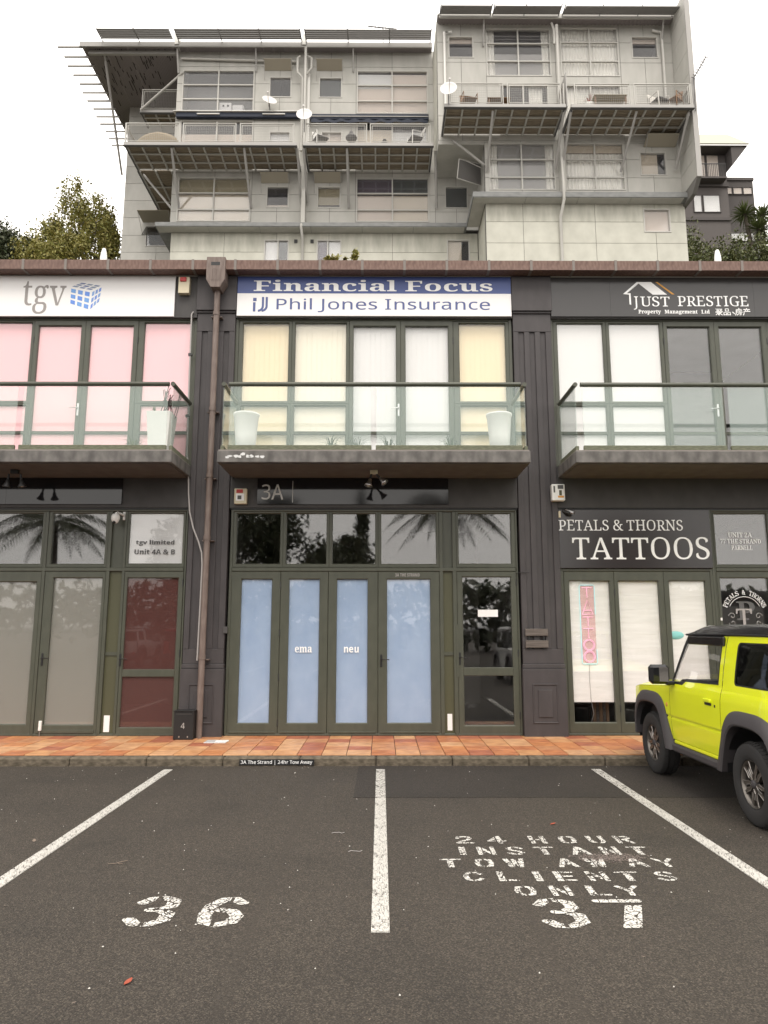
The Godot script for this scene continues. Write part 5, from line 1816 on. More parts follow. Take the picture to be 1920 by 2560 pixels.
# ------------------------------------------------------------------ things on the flats
func flat_things() -> void:
	for k in 3:
		var p: Vector3 = [Vector3(-4.95, 24.62, ZL + .35), Vector3(-3.2, 22.75, BL + .15), Vector3(2.62, 22.2, BR + .12)][k]
		var d := thing("satellite_dish", ["pale satellite dish on the upper wall under the hooded window", "pale satellite dish fixed at the waste pipes by the deck rail", "white satellite dish at the corner of the higher deck"][k], "satellite dish", p)
		var o := add("reflector", lathe([[.0, .0], [.15, .02], [.28, .07], [.33, .10], [.325, .105], [.27, .08], [.0, .012]], 22), M.dish, d, p)
		o.rotation_degrees = Vector3([62, 75, 78][k], [20, 0, -10][k], 0)
		bar("feed_arm", d, M.flat_steel, p + Vector3(0, -.28, .05), p + Vector3(.0, .12, .42), .012, 6)
		add("receiver", lathe([[.0, .04], [.035, .03], [.035, -.04], [.0, -.05]], 10), M.dish, d, p + Vector3(0, .14, .42))
		bar("mast", d, M.flat_steel_dark, p + Vector3(0, 0, -.02), p + [Vector3(0, -.25, -.33), Vector3(0, -.7, -.05), Vector3(0, -.55, -.05)][k], .022, 8)
	for k in 2:
		var a := thing("tv_aerial", ["long thin tv aerial lying along the roof ridge", "tv aerial with many rods on the blade wall"][k], "aerial", [Vector3(.1, 28.0, -18.6), Vector3(12.3, 22.4, -14.15)][k])
		var p0: Vector3 = [Vector3(-.6, 29.55, -18.6), Vector3(12.3, 23.0, -14.1)][k]
		var p1: Vector3 = [Vector3(.72, 29.4, -18.6), Vector3(12.85, 23.95, -14.1)][k]
		bar("mast", a, M.flat_steel_dark, [Vector3(.1, 27.5, -18.6), Vector3(12.3, 21.6, -14.15)][k], [Vector3(.1, 29.5, -18.6), Vector3(12.3, 23.05, -14.1)][k], .018, 6)
		bar("boom", a, M.flat_steel_dark, p0, p1, .03, 6)
		for i in 9:
			var t := i / 8.0
			var c := p0.lerp(p1, t)
			var up := Vector3(0, 1, 0) if k == 0 else Vector3(.8, -.5, 0)
			var l := .85 - .05 * i if k == 0 else .10
			if k == 1:
				up = Vector3(-.86, .5, 0)
			bar("element", a, M.flat_steel_dark, c - up * l * (.1 if k == 0 else 1.0), c + up * l, .014, 5)
	# deck furniture
	armchair("white metal armchair with a dark seat at the deck end by the satellite dish", M.flat_white, Vector3(-2.55, 21.6, -16.42), .5)
	armchair("white metal armchair turned sideways at the deck end by the blade pier", M.flat_white, Vector3(1.45, 21.6, -16.42), -1.2)
	armchair("wicker armchair on the higher deck beside the white dish", M.wicker, Vector3(3.45, 21.68, -14.28), .2)
	armchair("wicker armchair with a cushion at the blade wall end of the higher deck", M.wicker, Vector3(11.5, 21.68, -14.28), -.9)
	armchair("pale wicker armchair next to the white window of the higher deck", M.cushion, Vector3(10.95, 21.68, -14.28), .4)
	bench("low brown table on the higher deck beside the wicker armchair", Vector3(4.6, 21.68, -14.28), .9, .36)
	bench("long olive bench on the higher deck behind the rail", Vector3(8.95, 21.68, -14.28), 1.3, .5)
	var t := thing("covered_furniture", "bulky tan canvas cover over furniture at the west deck corner", "cover", Vector3(-9.6, 21.6, -16.8))
	add("cover", sheet(24, 8, func(u: float, v: float) -> Vector3:
		var a := u * TAU
		var r := sqrt(1.0 - v * v * .92) * (1.0 + .05 * sin(a * 5))
		return Vector3(-9.45 + cos(a) * 1.0 * r, 21.61 + .82 * v, -16.65 + sin(a) * .45 * r)), M.canvas, t)
	for k in 3:
		var p: Vector3 = [Vector3(-1.25, 21.6, -16.4), Vector3(.15, 21.6, -16.5), Vector3(8.2, 21.68, -14.3)][k]
		var g := thing("deck_pot", ["dark round pot hung on the deck rail", "small dark cone barbecue on the lower deck", "white pot with a red spiky plant on the higher deck"][k], ["pot", "barbecue", "plant"][k], p)
		if k == 2:
			add("pot", lathe([[.0, .0], [.16, .0], [.2, .3], [.17, .3], [.0, .28]], 16), M.white_pot, g, p)
			leafy("leaf_blades", g, M.leaf_red, p + Vector3(0, .28, 0), 26, .45, .3, 44)
		elif k == 1:
			add("hood", lathe([[.0, .5], [.08, .46], [.22, .12], [.3, .1], [.28, .05], [.0, .05]], 16), M.black, g, p)
			add("stand", lathe([[.05, .0], [.05, .06]], 10), M.black, g, p)
		else:
			add("pot", lathe([[.0, .28], [.12, .28], [.24, .45], [.24, .5], [.14, .62], [.08, .62], [.08, .76], [.0, .76]], 16), M.flat_steel_dark, g, p)
			bar("hanger", g, M.flat_steel, p + Vector3(0, .7, 0), p + Vector3(0, .92, .28), .008, 5)
			bar("foot", g, M.flat_steel_dark, p, p + Vector3(0, .3, 0), .03, 6)
	for k in 2:
		var p: Vector3 = [Vector3(-6.95, 24.34, ZL - .35), Vector3(-8.55, 24.34, ZL - .3)][k]
		var s := thing(["storage_box", "white_bottle"][k], ["white storage boxes standing inside the upper window", "white upright bottle inside the upper window corner"][k], ["box", "bottle"][k], p)
		if k == 0:
			bx("case", s, M.sign_white, p.x - .35, p.x + .2, p.y - .15, p.y + .72, p.z - .2, p.z + .12, .02)
			bx("lid", s, M.sign_white, p.x + .22, p.x + .75, p.y - .15, p.y + .66, p.z - .2, p.z + .1, .06)
			bx("print", s, M.print_grey, p.x - .2, p.x - .12, p.y + .5, p.y + .6, p.z + .121, p.z + .124)
			bx("print", s, M.print_grey, p.x + .0, p.x + .1, p.y + .5, p.y + .6, p.z + .121, p.z + .124)
		else:
			add("flask", lathe([[.0, -.2], [.08, -.2], [.08, .2], [.04, .26], [.04, .36], [.0, .36]], 12), M.sign_white, s, p)
	for k in 2:
		var x: float = [-5.32, 6.49][k]
		var z := -2.0
		var v := thing("roof_vent", ["white plastic roof vent behind the gutter over the cube logo sign", "white plastic roof vent behind the gutter over the charcoal sign"][k], "roof vent", Vector3(x, 7.36, z), "white roof vents")
		add("pipe", lathe([[.045, .0], [.045, 1.2], [.0, 1.2]], 14), M.white_plastic, v, Vector3(x, 7.36, z))
		add("cowl", lathe([[.045, 1.2], [.058, 1.24], [.062, 1.32], [.05, 1.42], [.03, 1.5], [.0, 1.52]], 16), M.white_plastic, v, Vector3(x, 7.36, z))
	for k in 2:
		var x: float = [-.79, -.47][k]
		var p := thing("gutter_weed", ["leafy weed sprouting from the gutter over the blue and white sign, the broader one", "leafy weed sprouting from the gutter over the blue and white sign, the upright one"][k], "plant", Vector3(x, 7.3, .15))
		crown("foliage", p, M.leaf_olive, Vector3(x, 7.52, .15), Vector3([.15, .11][k], .16, .1), 60, .055, 90 + k, 4)
		bar("stem", p, M.twig, Vector3(x, 7.26, .15), Vector3(x, 7.55, .15), .006, 5)


func armchair(label: String, m: Material, at: Vector3, turn: float) -> void:
	var c := thing("armchair", label, "chair", Vector3.ZERO)
	var st := stool()
	for sx in [-1.0, 1.0]:
		st = stool()
		tube_into(st, [Vector3(sx * .28, 0, .26), Vector3(sx * .28, .62, .24), Vector3(sx * .28, .64, -.2), Vector3(sx * .28, 0, -.3)], .018, 6)
		add("arm_frame", done(st), m, c)
		st = stool()
		tube_into(st, [Vector3(sx * .24, .4, -.22), Vector3(sx * .24, .9, -.36)], .018, 6)
		add("back_post", done(st), m, c)
	bx("seat", c, M.wicker if m == M.wicker else M.flat_steel_dark, -.27, .27, .38, .44, -.25, .26, .02)
	st = stool()
	quad_slab(st, Vector3(-.25, .45, -.24), Vector3(.25, .45, -.24), Vector3(.25, .92, -.37), Vector3(-.25, .92, -.37), .03)
	add("backrest", done(st), m, c)
	c.position = at
	c.rotation.y = turn


func bench(label: String, at: Vector3, w: float, h: float) -> void:
	var c := thing("deck_table" if h < .4 else "deck_bench", label, "table" if h < .4 else "bench", Vector3.ZERO)
	for i in 4:
		bx("slat", c, M.wicker if h < .4 else M.shade_tan, -w / 2, w / 2, h - .03, h, -.3 + .155 * i, -.16 + .155 * i, .004)
	for x in [-w / 2 + .06, w / 2 - .06]:
		for z in [-.24, .24]:
			bx("leg", c, M.wicker, x - .03, x + .03, 0, h - .03, z - .03, z + .03)
	c.position = at


func far_houses() -> void:
	var z := -32.0
	var h := thing("dark_house", "dark brown house with a cream pitched roof beyond the blade wall", "house", Vector3(21, 18, z))
	bx("wall", h, M.house_dark, 18.0, 22.85, 17, 32.67, z - 6, z)
	bx("storey_band", h, M.house_dark2, 18.0, 22.9, 30.3, 30.6, z, z + .12)
	bx("storey_band", h, M.house_dark2, 18.0, 22.9, 27.9, 28.1, z, z + .1)
	var st := stool()
	quad_slab(st, Vector3(18.0, 32.75, z + .9), Vector3(24.0, 32.75, z + .9), Vector3(23.05, 34.0, z + .1), Vector3(18.0, 34.0, z + .1), .08)
	add("roof", done(st), M.roof_cream, h)
	st = stool()
	prism_into(st, [Vector2(23.9, 32.67), Vector2(22.86, 31.4), Vector2(22.86, 32.67)], z - 1.0, z + .8)
	add("roof_bracket", done(st), M.house_dark2, h)
	bx("roof_soffit", h, M.house_dark2, 18.0, 23.9, 32.68, 32.74, z - .8, z + .86)
	for w in [[20.6, 21.5, 30.75, 32.65], [21.55, 22.4, 30.75, 32.65], [20.5, 21.08, 28.48, 29.75], [21.14, 22.28, 28.48, 29.75]]:
		var n := knot("window", h)
		add("frame", ring(w[0], w[1], w[2], w[3], [.05, .05, .05, .05], z - .02, z + .06), M.house_dark2, n)
		bx("pane", n, M.flat_pane, w[0] + .04, w[1] - .04, w[2] + .04, w[3] - .04, z + .022, z + .03)
		bx("blind", n, M.blind_white if w[2] < 29 else M.shade_pink, w[0] + .04, w[1] - .04, w[2] + .04, w[3] - .04, z + .004, z + .012)
	var bal := knot("balcony", h)
	bx("slab", bal, M.house_dark2, 20.3, 22.5, 30.5, 30.62, z, z + .7)
	bx("rail", bal, M.black, 20.3, 22.5, 31.5, 31.55, z + .66, z + .7)
	for i in 20:
		bx("baluster", bal, M.black, 20.32 + .112 * i, 20.345 + .112 * i, 30.62, 31.5, z + .665, z + .69)
	var d := thing("dark_block", "flat-roofed dark grey block behind the spiky palms", "house", Vector3(24, 18, z - 3))
	bx("wall", d, M.house_dark2, 22.6, 25.4, 17, 31.8, z - 8, z - 1.5)
	bx("parapet", d, M.house_dark, 22.55, 25.45, 31.8, 32.0, z - 8, z - 1.42)
	for i in 3:
		var x := 23.3 + .68 * i
		var n := knot("window", d)
		add("frame", ring(x, x + .64, 30.75, 31.3, [.04, .04, .04, .04], z - 1.52, z - 1.42), M.house_dark, n)
		bx("pane", n, M.flat_pane, x + .03, x + .61, 30.78, 31.27, z - 1.46, z - 1.45)
		bx("blind", n, M.shade_pink, x + .03, x + .61, 30.78, 31.27, z - 1.49, z - 1.48)
	var n2 := knot("window", d)
	add("frame", ring(23.4, 25.2, 27.3, 27.95, [.05, .05, .05, .05], z - 1.52, z - 1.42), M.house_dark, n2)
	bx("pane", n2, M.flat_pane, 23.44, 25.16, 27.34, 27.91, z - 1.46, z - 1.45)
	bx("blind", n2, M.blind_white, 23.44, 25.16, 27.34, 27.91, z - 1.49, z - 1.48)


# ------------------------------------------------------------------ plants
# leaf-sized faces gathered in clumps inside an ellipsoid
func crown(called: String, parent: Node3D, m: Material, c: Vector3, rad: Vector3, n: int, size: float, seed_: int, clumps := 30, tight := .22) -> void:
	var r := RandomNumberGenerator.new()
	r.seed = seed_
	var cs := []
	for i in clumps:
		var d := Vector3(r.randfn(), r.randfn(), r.randfn()).normalized() * pow(r.randf(), .38)
		cs.append([d, r.randf_range(.7, 1.3)])
	var vs := PackedVector3Array()
	var ns := PackedVector3Array()
	var cl := PackedColorArray()
	for i in n:
		var q: Array = cs[r.randi() % clumps]
		var p: Vector3 = c + ((q[0] as Vector3) + Vector3(r.randfn(), r.randfn() * .8, r.randfn()).limit_length(1.9) * tight * q[1]) * rad
		var a := Vector3(r.randfn(), r.randfn(), r.randfn()).normalized()
		var b := a.cross(Vector3(r.randfn(), r.randfn(), r.randfn())).normalized()
		var s := size * r.randf_range(.6, 1.3)
		var nn := b.cross(a)
		var tone := r.randf_range(.6, 1.35)
		var col := Color(tone * r.randf_range(.85, 1.2), tone, tone * .9)
		var pts := [p - a * s, p - b * s * .45 + nn * s * .1, p + a * s, p + b * s * .45 + nn * s * .1]
		for k in [0, 1, 2, 0, 2, 3]:
			vs.append(pts[k])
			ns.append(nn)
			cl.append(col)
	var arr := []
	arr.resize(Mesh.ARRAY_MAX)
	arr[Mesh.ARRAY_VERTEX] = vs
	arr[Mesh.ARRAY_NORMAL] = ns
	arr[Mesh.ARRAY_COLOR] = cl
	var me := ArrayMesh.new()
	me.add_surface_from_arrays(Mesh.PRIMITIVE_TRIANGLES, arr)
	add(called, me, m, parent)


func taper(st: SurfaceTool, a: Vector3, b: Vector3, ra: float, rb: float, bend: Vector3, seg := 8) -> void:
	st.set_smooth_group(0)
	var rows := []
	for i in 5:
		var t := i / 4.0
		var p := a.lerp(b, t) + bend * sin(t * PI)
		var row := []
		for k in seg:
			row.append(p + Vector3(cos(TAU * k / seg), 0, sin(TAU * k / seg)) * lerpf(ra, rb, t))
		rows.append(row)
	for i in 4:
		for k in seg:
			tri(st, rows[i][k], rows[i + 1][(k + 1) % seg], rows[i][(k + 1) % seg])
			tri(st, rows[i][k], rows[i + 1][k], rows[i + 1][(k + 1) % seg])


func tree(called: String, label: String, m: String, base: Vector3, lobes: Array, leaf: float, each: int, seed_: int, group := "") -> void:
	var t := thing(called, label, "tree", base, group)
	var r := RandomNumberGenerator.new()
	r.seed = seed_
	var st := stool()
	var fork := base + Vector3(0, (lobes[0][0].y - base.y) * .45, 0)
	taper(st, base - Vector3(0, .3, 0), fork, .24, .15, Vector3(.1, 0, .05))
	for l in lobes:
		taper(st, fork, l[0], .11, .03, Vector3(r.randf_range(-.2, .2), 0, r.randf_range(-.2, .2)), 6)
		for i in 5:
			var tip: Vector3 = l[0] + Vector3(r.randfn(), r.randfn(), r.randfn()) * .45 * (l[1] as Vector3)
			taper(st, (fork as Vector3).lerp(l[0], .6), tip, .04, .01, Vector3(0, .1, 0), 5)
	add("trunk", done(st), M.bark, t)
	for i in lobes.size():
		crown("crown", t, M[m], lobes[i][0], lobes[i][1], each, leaf, seed_ + 7 * i, 46, .2)


func palm(label: String, base: Vector3, tall: float, reach: float, seed_: int) -> void:
	var t := thing("palm_tree", label, "palm", base, "palms across the car park")
	var r := RandomNumberGenerator.new()
	r.seed = seed_
	var st := stool()
	taper(st, base, base + Vector3(0, tall, 0), .22, .15, Vector3(.1, 0, 0), 10)
	add("trunk", done(st), M.bark, t)
	var top := base + Vector3(0, tall, 0)
	for i in 20:
		var a := TAU * i / 20.0 + r.randf_range(-.15, .15)
		var lift := r.randf_range(-.2, 1.0)
		var out := Vector3(cos(a), 0, sin(a))
		st = stool()
		st.set_smooth_group(0)
		var prev := top
		for k in range(1, 27):
			var s := k / 26.0
			var p := top + out * reach * s + Vector3.UP * (lift * reach * .75 * s - reach * (.55 + .5 * maxf(lift, 0)) * s * s)
			var d := (p - prev).normalized()
			var side := d.cross(Vector3.UP).normalized()
			st.set_color(Color(1, 1, 1) * r.randf_range(.7, 1.2))
			tri(st, prev - side * .02, prev + side * .02, p)
			if k > 2:
				for sg in [-1.0, 1.0]:
					for e in 2:
						var l := .62 * sin(PI * (.12 + .86 * s)) * r.randf_range(.8, 1.1) * reach / 2.6
						var q: Vector3 = p + (side * sg * .75 + d * .45 + Vector3.DOWN * r.randf_range(.25, .8)).normalized() * l
						st.set_color(Color(1, 1, 1) * r.randf_range(.6, 1.3))
						tri(st, p - d * .04, p + d * .04, q)
			prev = p
		add("frond", done(st), M.leaf_palm, t)


func cabbage_tree(label: String, base: Vector3, heads: Array, seed_: int) -> void:
	var t := thing("cabbage_tree", label, "tree", base)
	var r := RandomNumberGenerator.new()
	r.seed = seed_
	var st := stool()
	for h in heads:
		taper(st, base, h[0], .14, .09, Vector3(.15, 0, 0), 8)
	add("trunk", done(st), M.bark, t)
	for h in heads:
		st = stool()
		flat(st)
		for i in 150:
			var d := Vector3(r.randfn(), r.randfn() * .8 + .25, r.randfn()).normalized()
			var l: float = h[1] * r.randf_range(.75, 1.1)
			var side := d.cross(Vector3.UP).normalized() * .028
			var p: Vector3 = h[0]
			var mid: Vector3 = p + d * l * .6
			var tip: Vector3 = p + d * l + Vector3.DOWN * l * r.randf_range(.0, .25)
			st.set_color(Color(1, 1, 1) * r.randf_range(.55, 1.35))
			tri(st, p - side * .6, mid - side, mid + side)
			tri(st, p - side * .6, mid + side, p + side * .6)
			tri(st, mid - side, tip, mid + side)
		add("leaf_head", done(st), M.leaf_spike, t)


func vegetation() -> void:
	tree("broadleaf_tree", "dark dense evergreen tree rising behind the gutter at the sign's end", "leaf_dark", Vector3(-19.4, 15.4, -21.5), [[Vector3(-19.0, 19.9, -21.5), Vector3(1.55, 1.9, 1.5)], [Vector3(-20.8, 20.4, -21.8), Vector3(1.7, 1.9, 1.5)], [Vector3(-18.0, 19.2, -21.3), Vector3(1.1, 1.5, 1.2)]], .10, 5200, 101)
	tree("broadleaf_tree", "tall open olive-green tree standing against the flats' recessed wall", "leaf_olive", Vector3(-15.2, 15.4, -22.2), [[Vector3(-15.5, 21.7, -22.2), Vector3(.75, 2.4, .8)], [Vector3(-14.1, 21.2, -22.0), Vector3(.9, 2.4, .9)], [Vector3(-16.4, 20.6, -22.3), Vector3(.8, 1.5, .8)], [Vector3(-13.5, 20.2, -21.9), Vector3(.55, 1.7, .6)], [Vector3(-15.2, 19.4, -22), Vector3(1.6, 1.3, .9)]], .085, 4600, 133)
	tree("broadleaf_tree", "low yellowish tree between the dark evergreen and the tall olive tree", "leaf_olive", Vector3(-17.0, 15.4, -21.0), [[Vector3(-16.9, 19.0, -21.0), Vector3(.9, 1.5, .8)], [Vector3(-16.2, 18.7, -21.0), Vector3(.8, 1.2, .8)]], .075, 3600, 151)
	for k in 5:
		var x: float = [13.4, 14.3, 15.4, 16.5, 17.6][k]
		var y: float = [18.5, 17.7, 18.0, 18.0, 17.8][k]
		var s := thing("hedge_shrub", ["glossy green shrub hard against the flats' pale corner", "glossy green shrub second from the flats' pale corner", "glossy green shrub behind the white roof vent", "glossy green shrub under the spiky palm heads", "glossy green shrub at the far end of the hedge"][k], "shrub", Vector3(x, 15.0, -18.2), "hedge beside the flats")
		crown("foliage", s, M.leaf_mid, Vector3(x, y - .9, -18.2), Vector3(.85, 1.45, .9), 3600, .075, 200 + k, 50, .2)
		bar("stem", s, M.bark, Vector3(x, 14.9, -18.2), Vector3(x, y - .8, -18.2), .06, 6)
	cabbage_tree("spiky cabbage tree with three leaf heads beside the dark house", Vector3(18.0, 15.6, -21), [[Vector3(17.68, 21.5, -21), .75], [Vector3(18.7, 21.6, -21.3), .8], [Vector3(18.2, 20.6, -20.8), .85]], 301)


func litter() -> void:
	var spots := [[1.487, 4.23, .4, "red fallen leaf lying above the stencilled lettering", "leaf_red"], [-1.206, 6.98, 1.2, "red fallen leaf lying in front of the painted 36", "leaf_red"], [-2.75, 4.7, 2.0, "small dry leaf near the slanting bay line", "twig"]]
	for s in spots:
		var l := thing("fallen_leaf", s[3], "leaf", Vector3.ZERO)
		add("blade", sheet(8, 4, func(u: float, v: float) -> Vector3: return Vector3((u - .5) * .09, .006 + .012 * absf(v - .5) + .012 * u * u, (v - .5) * .045 * sin(PI * (.06 + .9 * u)))), M[s[4]], l)
		bar("stalk", l, M.twig, Vector3(.045, .012, 0), Vector3(.075, .008, .005), .0015, 4)
		l.position = Vector3(s[0], .0, s[1])
		l.rotation.y = s[2]
		l.scale = Vector3.ONE * .62
	for k in 3:
		var p: Vector3 = [Vector3(-1.9, .006, 5.26), Vector3(-.35, .006, 4.49), Vector3(-.19, .006, 4.98)][k]
		var t := thing("twig", ["forked dark twig lying in the bay numbered 36", "pale straw lying near the middle bay line", "curled pale strip of bark beside the middle bay line"][k], "twig", p)
		var pts := []
		for i in 6:
			pts.append(p + Vector3((i - 2.5) * .021, .004 * (i % 2), .01 * sin(i * 1.7 + k)))
		tube("stick", t, M.twig if k == 0 else M.faded_white, pts, .0025, 5)
		if k == 0:
			bar("fork", t, M.twig, pts[3], pts[3] + Vector3(.06, .004, -.04), .003, 5)
	rng.seed = 55
	var st := stool()
	flat(st)
	for i in 420:
		var x := rng.randf_range(-6, 6)
		var z := 1.625 + absf(rng.randfn()) * .05
		if rng.randf() < .25:
			z = rng.randf_range(1.7, 7.5)
		var a := rng.randf() * TAU
		var s := rng.randf_range(.004, .014)
		var d := Vector3(cos(a), 0, sin(a)) * s
		var e := Vector3(-sin(a), 0, cos(a)) * s * .4
		var p := Vector3(x, .0065 + rng.randf() * .004, z)
		tri(st, p - d, p + e, p + d + Vector3(0, .003, 0))
		tri(st, p - d, p + d + Vector3(0, .003, 0), p - e)
	var sp := stool()
	flat(sp)
	for i in 260:
		var p := Vector3(rng.randf_range(-5, 5), .0042, rng.randf_range(1.7, 9.5))
		var s := rng.randf_range(.0025, .008)
		var an := rng.randf() * TAU
		var u := Vector3(cos(an), 0, sin(an)) * s
		var v := Vector3(-sin(an), 0, cos(an)) * s * .7
		for k in [[u, v], [v, -u], [-u, -v], [-v, u]]:
			tri(sp, p + k[0], p + k[1], p + Vector3(0, s * .8, 0))
	var gr := add("grit", done(sp), M.cushion, self)
	tag(gr, "pale grit scattered over the asphalt bays", "grit")
	gr.set_meta("kind", "stuff")
	var o := add("leaf_debris", done(st), M.twig, self)
	tag(o, "scattered dry leaf crumbs along the foot of the kerb", "debris")
	o.set_meta("kind", "stuff")


# ------------------------------------------------------------------ cars
func lerp_table(t: Array, y: float) -> float:
	for i in t.size() - 1:
		if y <= t[i + 1][0]:
			var a: Array = t[i]
			var b: Array = t[i + 1]
			return lerpf(a[1], b[1], clampf((y - a[0]) / (b[0] - a[0]), 0, 1))
	return t[-1][1]


const SIDE := [[.38, .745], [.44, .765], [.55, .778], [.692, .787], [.708, .768], [.724, .791], [.9, .788], [1.0, .782], [1.06, .770], [1.11, .752], [1.3, .722], [1.5, .682], [1.60, .655]]


func half_width(y: float, z: float) -> float:
	var w := lerp_table(SIDE, y)
	if z < .5:
		w -= .05 * pow((.5 - z) / .5, 2.0)
	if z > 3.15:
		w -= .05 * pow((z - 3.15) / .25, 2.0)
	return w


func ray_poly(c: Vector2, a: float, poly: Array) -> Vector2:
	var far := c + Vector2(cos(a), sin(a)) * 10.0
	for i in poly.size():
		var hit = Geometry2D.segment_intersects_segment(c, far, poly[i], poly[(i + 1) % poly.size()])
		if hit != null:
			return hit
	return c


func rounded(poly: Array, r: float) -> Array:
	var out := []
	var n := poly.size()
	for i in n:
		var p: Vector2 = poly[i]
		var a: Vector2 = (poly[(i + n - 1) % n] - p).normalized()
		var b: Vector2 = (poly[(i + 1) % n] - p).normalized()
		for k in 6:
			var t := k / 5.0
			out.append((p + a * r).lerp(p, t).lerp(p.lerp(p + b * r, t), t))
	return out


# a panel on the car's side between two outlines in (z, y)
func side_ring(sg: float, outer: Array, inner: Array, lift := 0.0, steps := 1) -> ArrayMesh:
	var c := Vector2.ZERO
	for p in inner:
		c += p
	c /= inner.size()
	var angles := []
	for p in outer + inner:
		angles.append(((p as Vector2) - c).angle())
	for i in 48:
		angles.append(-PI + TAU * i / 48.0)
	angles.sort()
	var st := stool()
	st.set_smooth_group(0)
	for i in angles.size():
		var a: float = angles[i]
		var b: float = angles[(i + 1) % angles.size()]
		if absf(wrapf(b - a, -PI, PI)) < 1e-4:
			continue
		var q := [ray_poly(c, a + 1e-6, inner), ray_poly(c, b - 1e-6, inner), ray_poly(c, b - 1e-6, outer), ray_poly(c, a + 1e-6, outer)]
		var v := []
		for p in q:
			v.append(Vector3(sg * (half_width(p.y, p.x) + lift), p.y, p.x))
		tri(st, v[0], v[1], v[2])
		tri(st, v[0], v[2], v[3])
	return done(st)


func side_fill(sg: float, poly: Array, lift: float) -> ArrayMesh:
	var st := stool()
	st.set_smooth_group(0)
	var c := Vector2.ZERO
	for p in poly:
		c += p
	c /= poly.size()
	for i in poly.size():
		for k in 3:
			var a: Vector2 = c.lerp(poly[i], k / 3.0)
			var b: Vector2 = c.lerp(poly[(i + 1) % poly.size()], k / 3.0)
			var a2: Vector2 = c.lerp(poly[i], (k + 1) / 3.0)
			var b2: Vector2 = c.lerp(poly[(i + 1) % poly.size()], (k + 1) / 3.0)
			var f := func(p: Vector2) -> Vector3: return Vector3(sg * (half_width(p.y, p.x) + lift), p.y, p.x)
			if k > 0:
				tri(st, f.call(a), f.call(b), f.call(b2))
			tri(st, f.call(a), f.call(b2), f.call(a2))
	return done(st)


func spline(pts: Array, per := 5) -> Array:
	var out := []
	for i in pts.size() - 1:
		for k in per:
			var p0: Vector2 = pts[maxi(i - 1, 0)]
			var p3: Vector2 = pts[mini(i + 2, pts.size() - 1)]
			out.append((pts[i] as Vector2).cubic_interpolate(pts[i + 1], p0, p3, k / float(per)))
	out.append(pts[-1])
	return out


const AX_F := .69
const AX_R := 2.94


func flare_lines(zc: float, rear: bool) -> Array:
	var i := [Vector2(-.43, .40), Vector2(-.415, .58), Vector2(-.33, .74), Vector2(-.2, .80), Vector2(.0, .815), Vector2(.2, .80), Vector2(.32, .72), Vector2(.40, .56), Vector2(.47, .36)]
	var o := [Vector2(-.50, .40), Vector2(-.49, .64), Vector2(-.40, .84), Vector2(-.24, .925), Vector2(.0, .94), Vector2(.24, .925), Vector2(.40, .83), Vector2(.50, .62), Vector2(.61, .36)]
	if rear:
		var fl := func(p: Vector2) -> Vector2: return Vector2(-p.x, p.y)
		i = i.map(fl)
		o = o.map(fl)
		i.reverse()
		o.reverse()
	var mv := func(p: Vector2) -> Vector2: return Vector2(p.x + zc, p.y)
	return [spline(i).map(mv), spline(o).map(mv)]


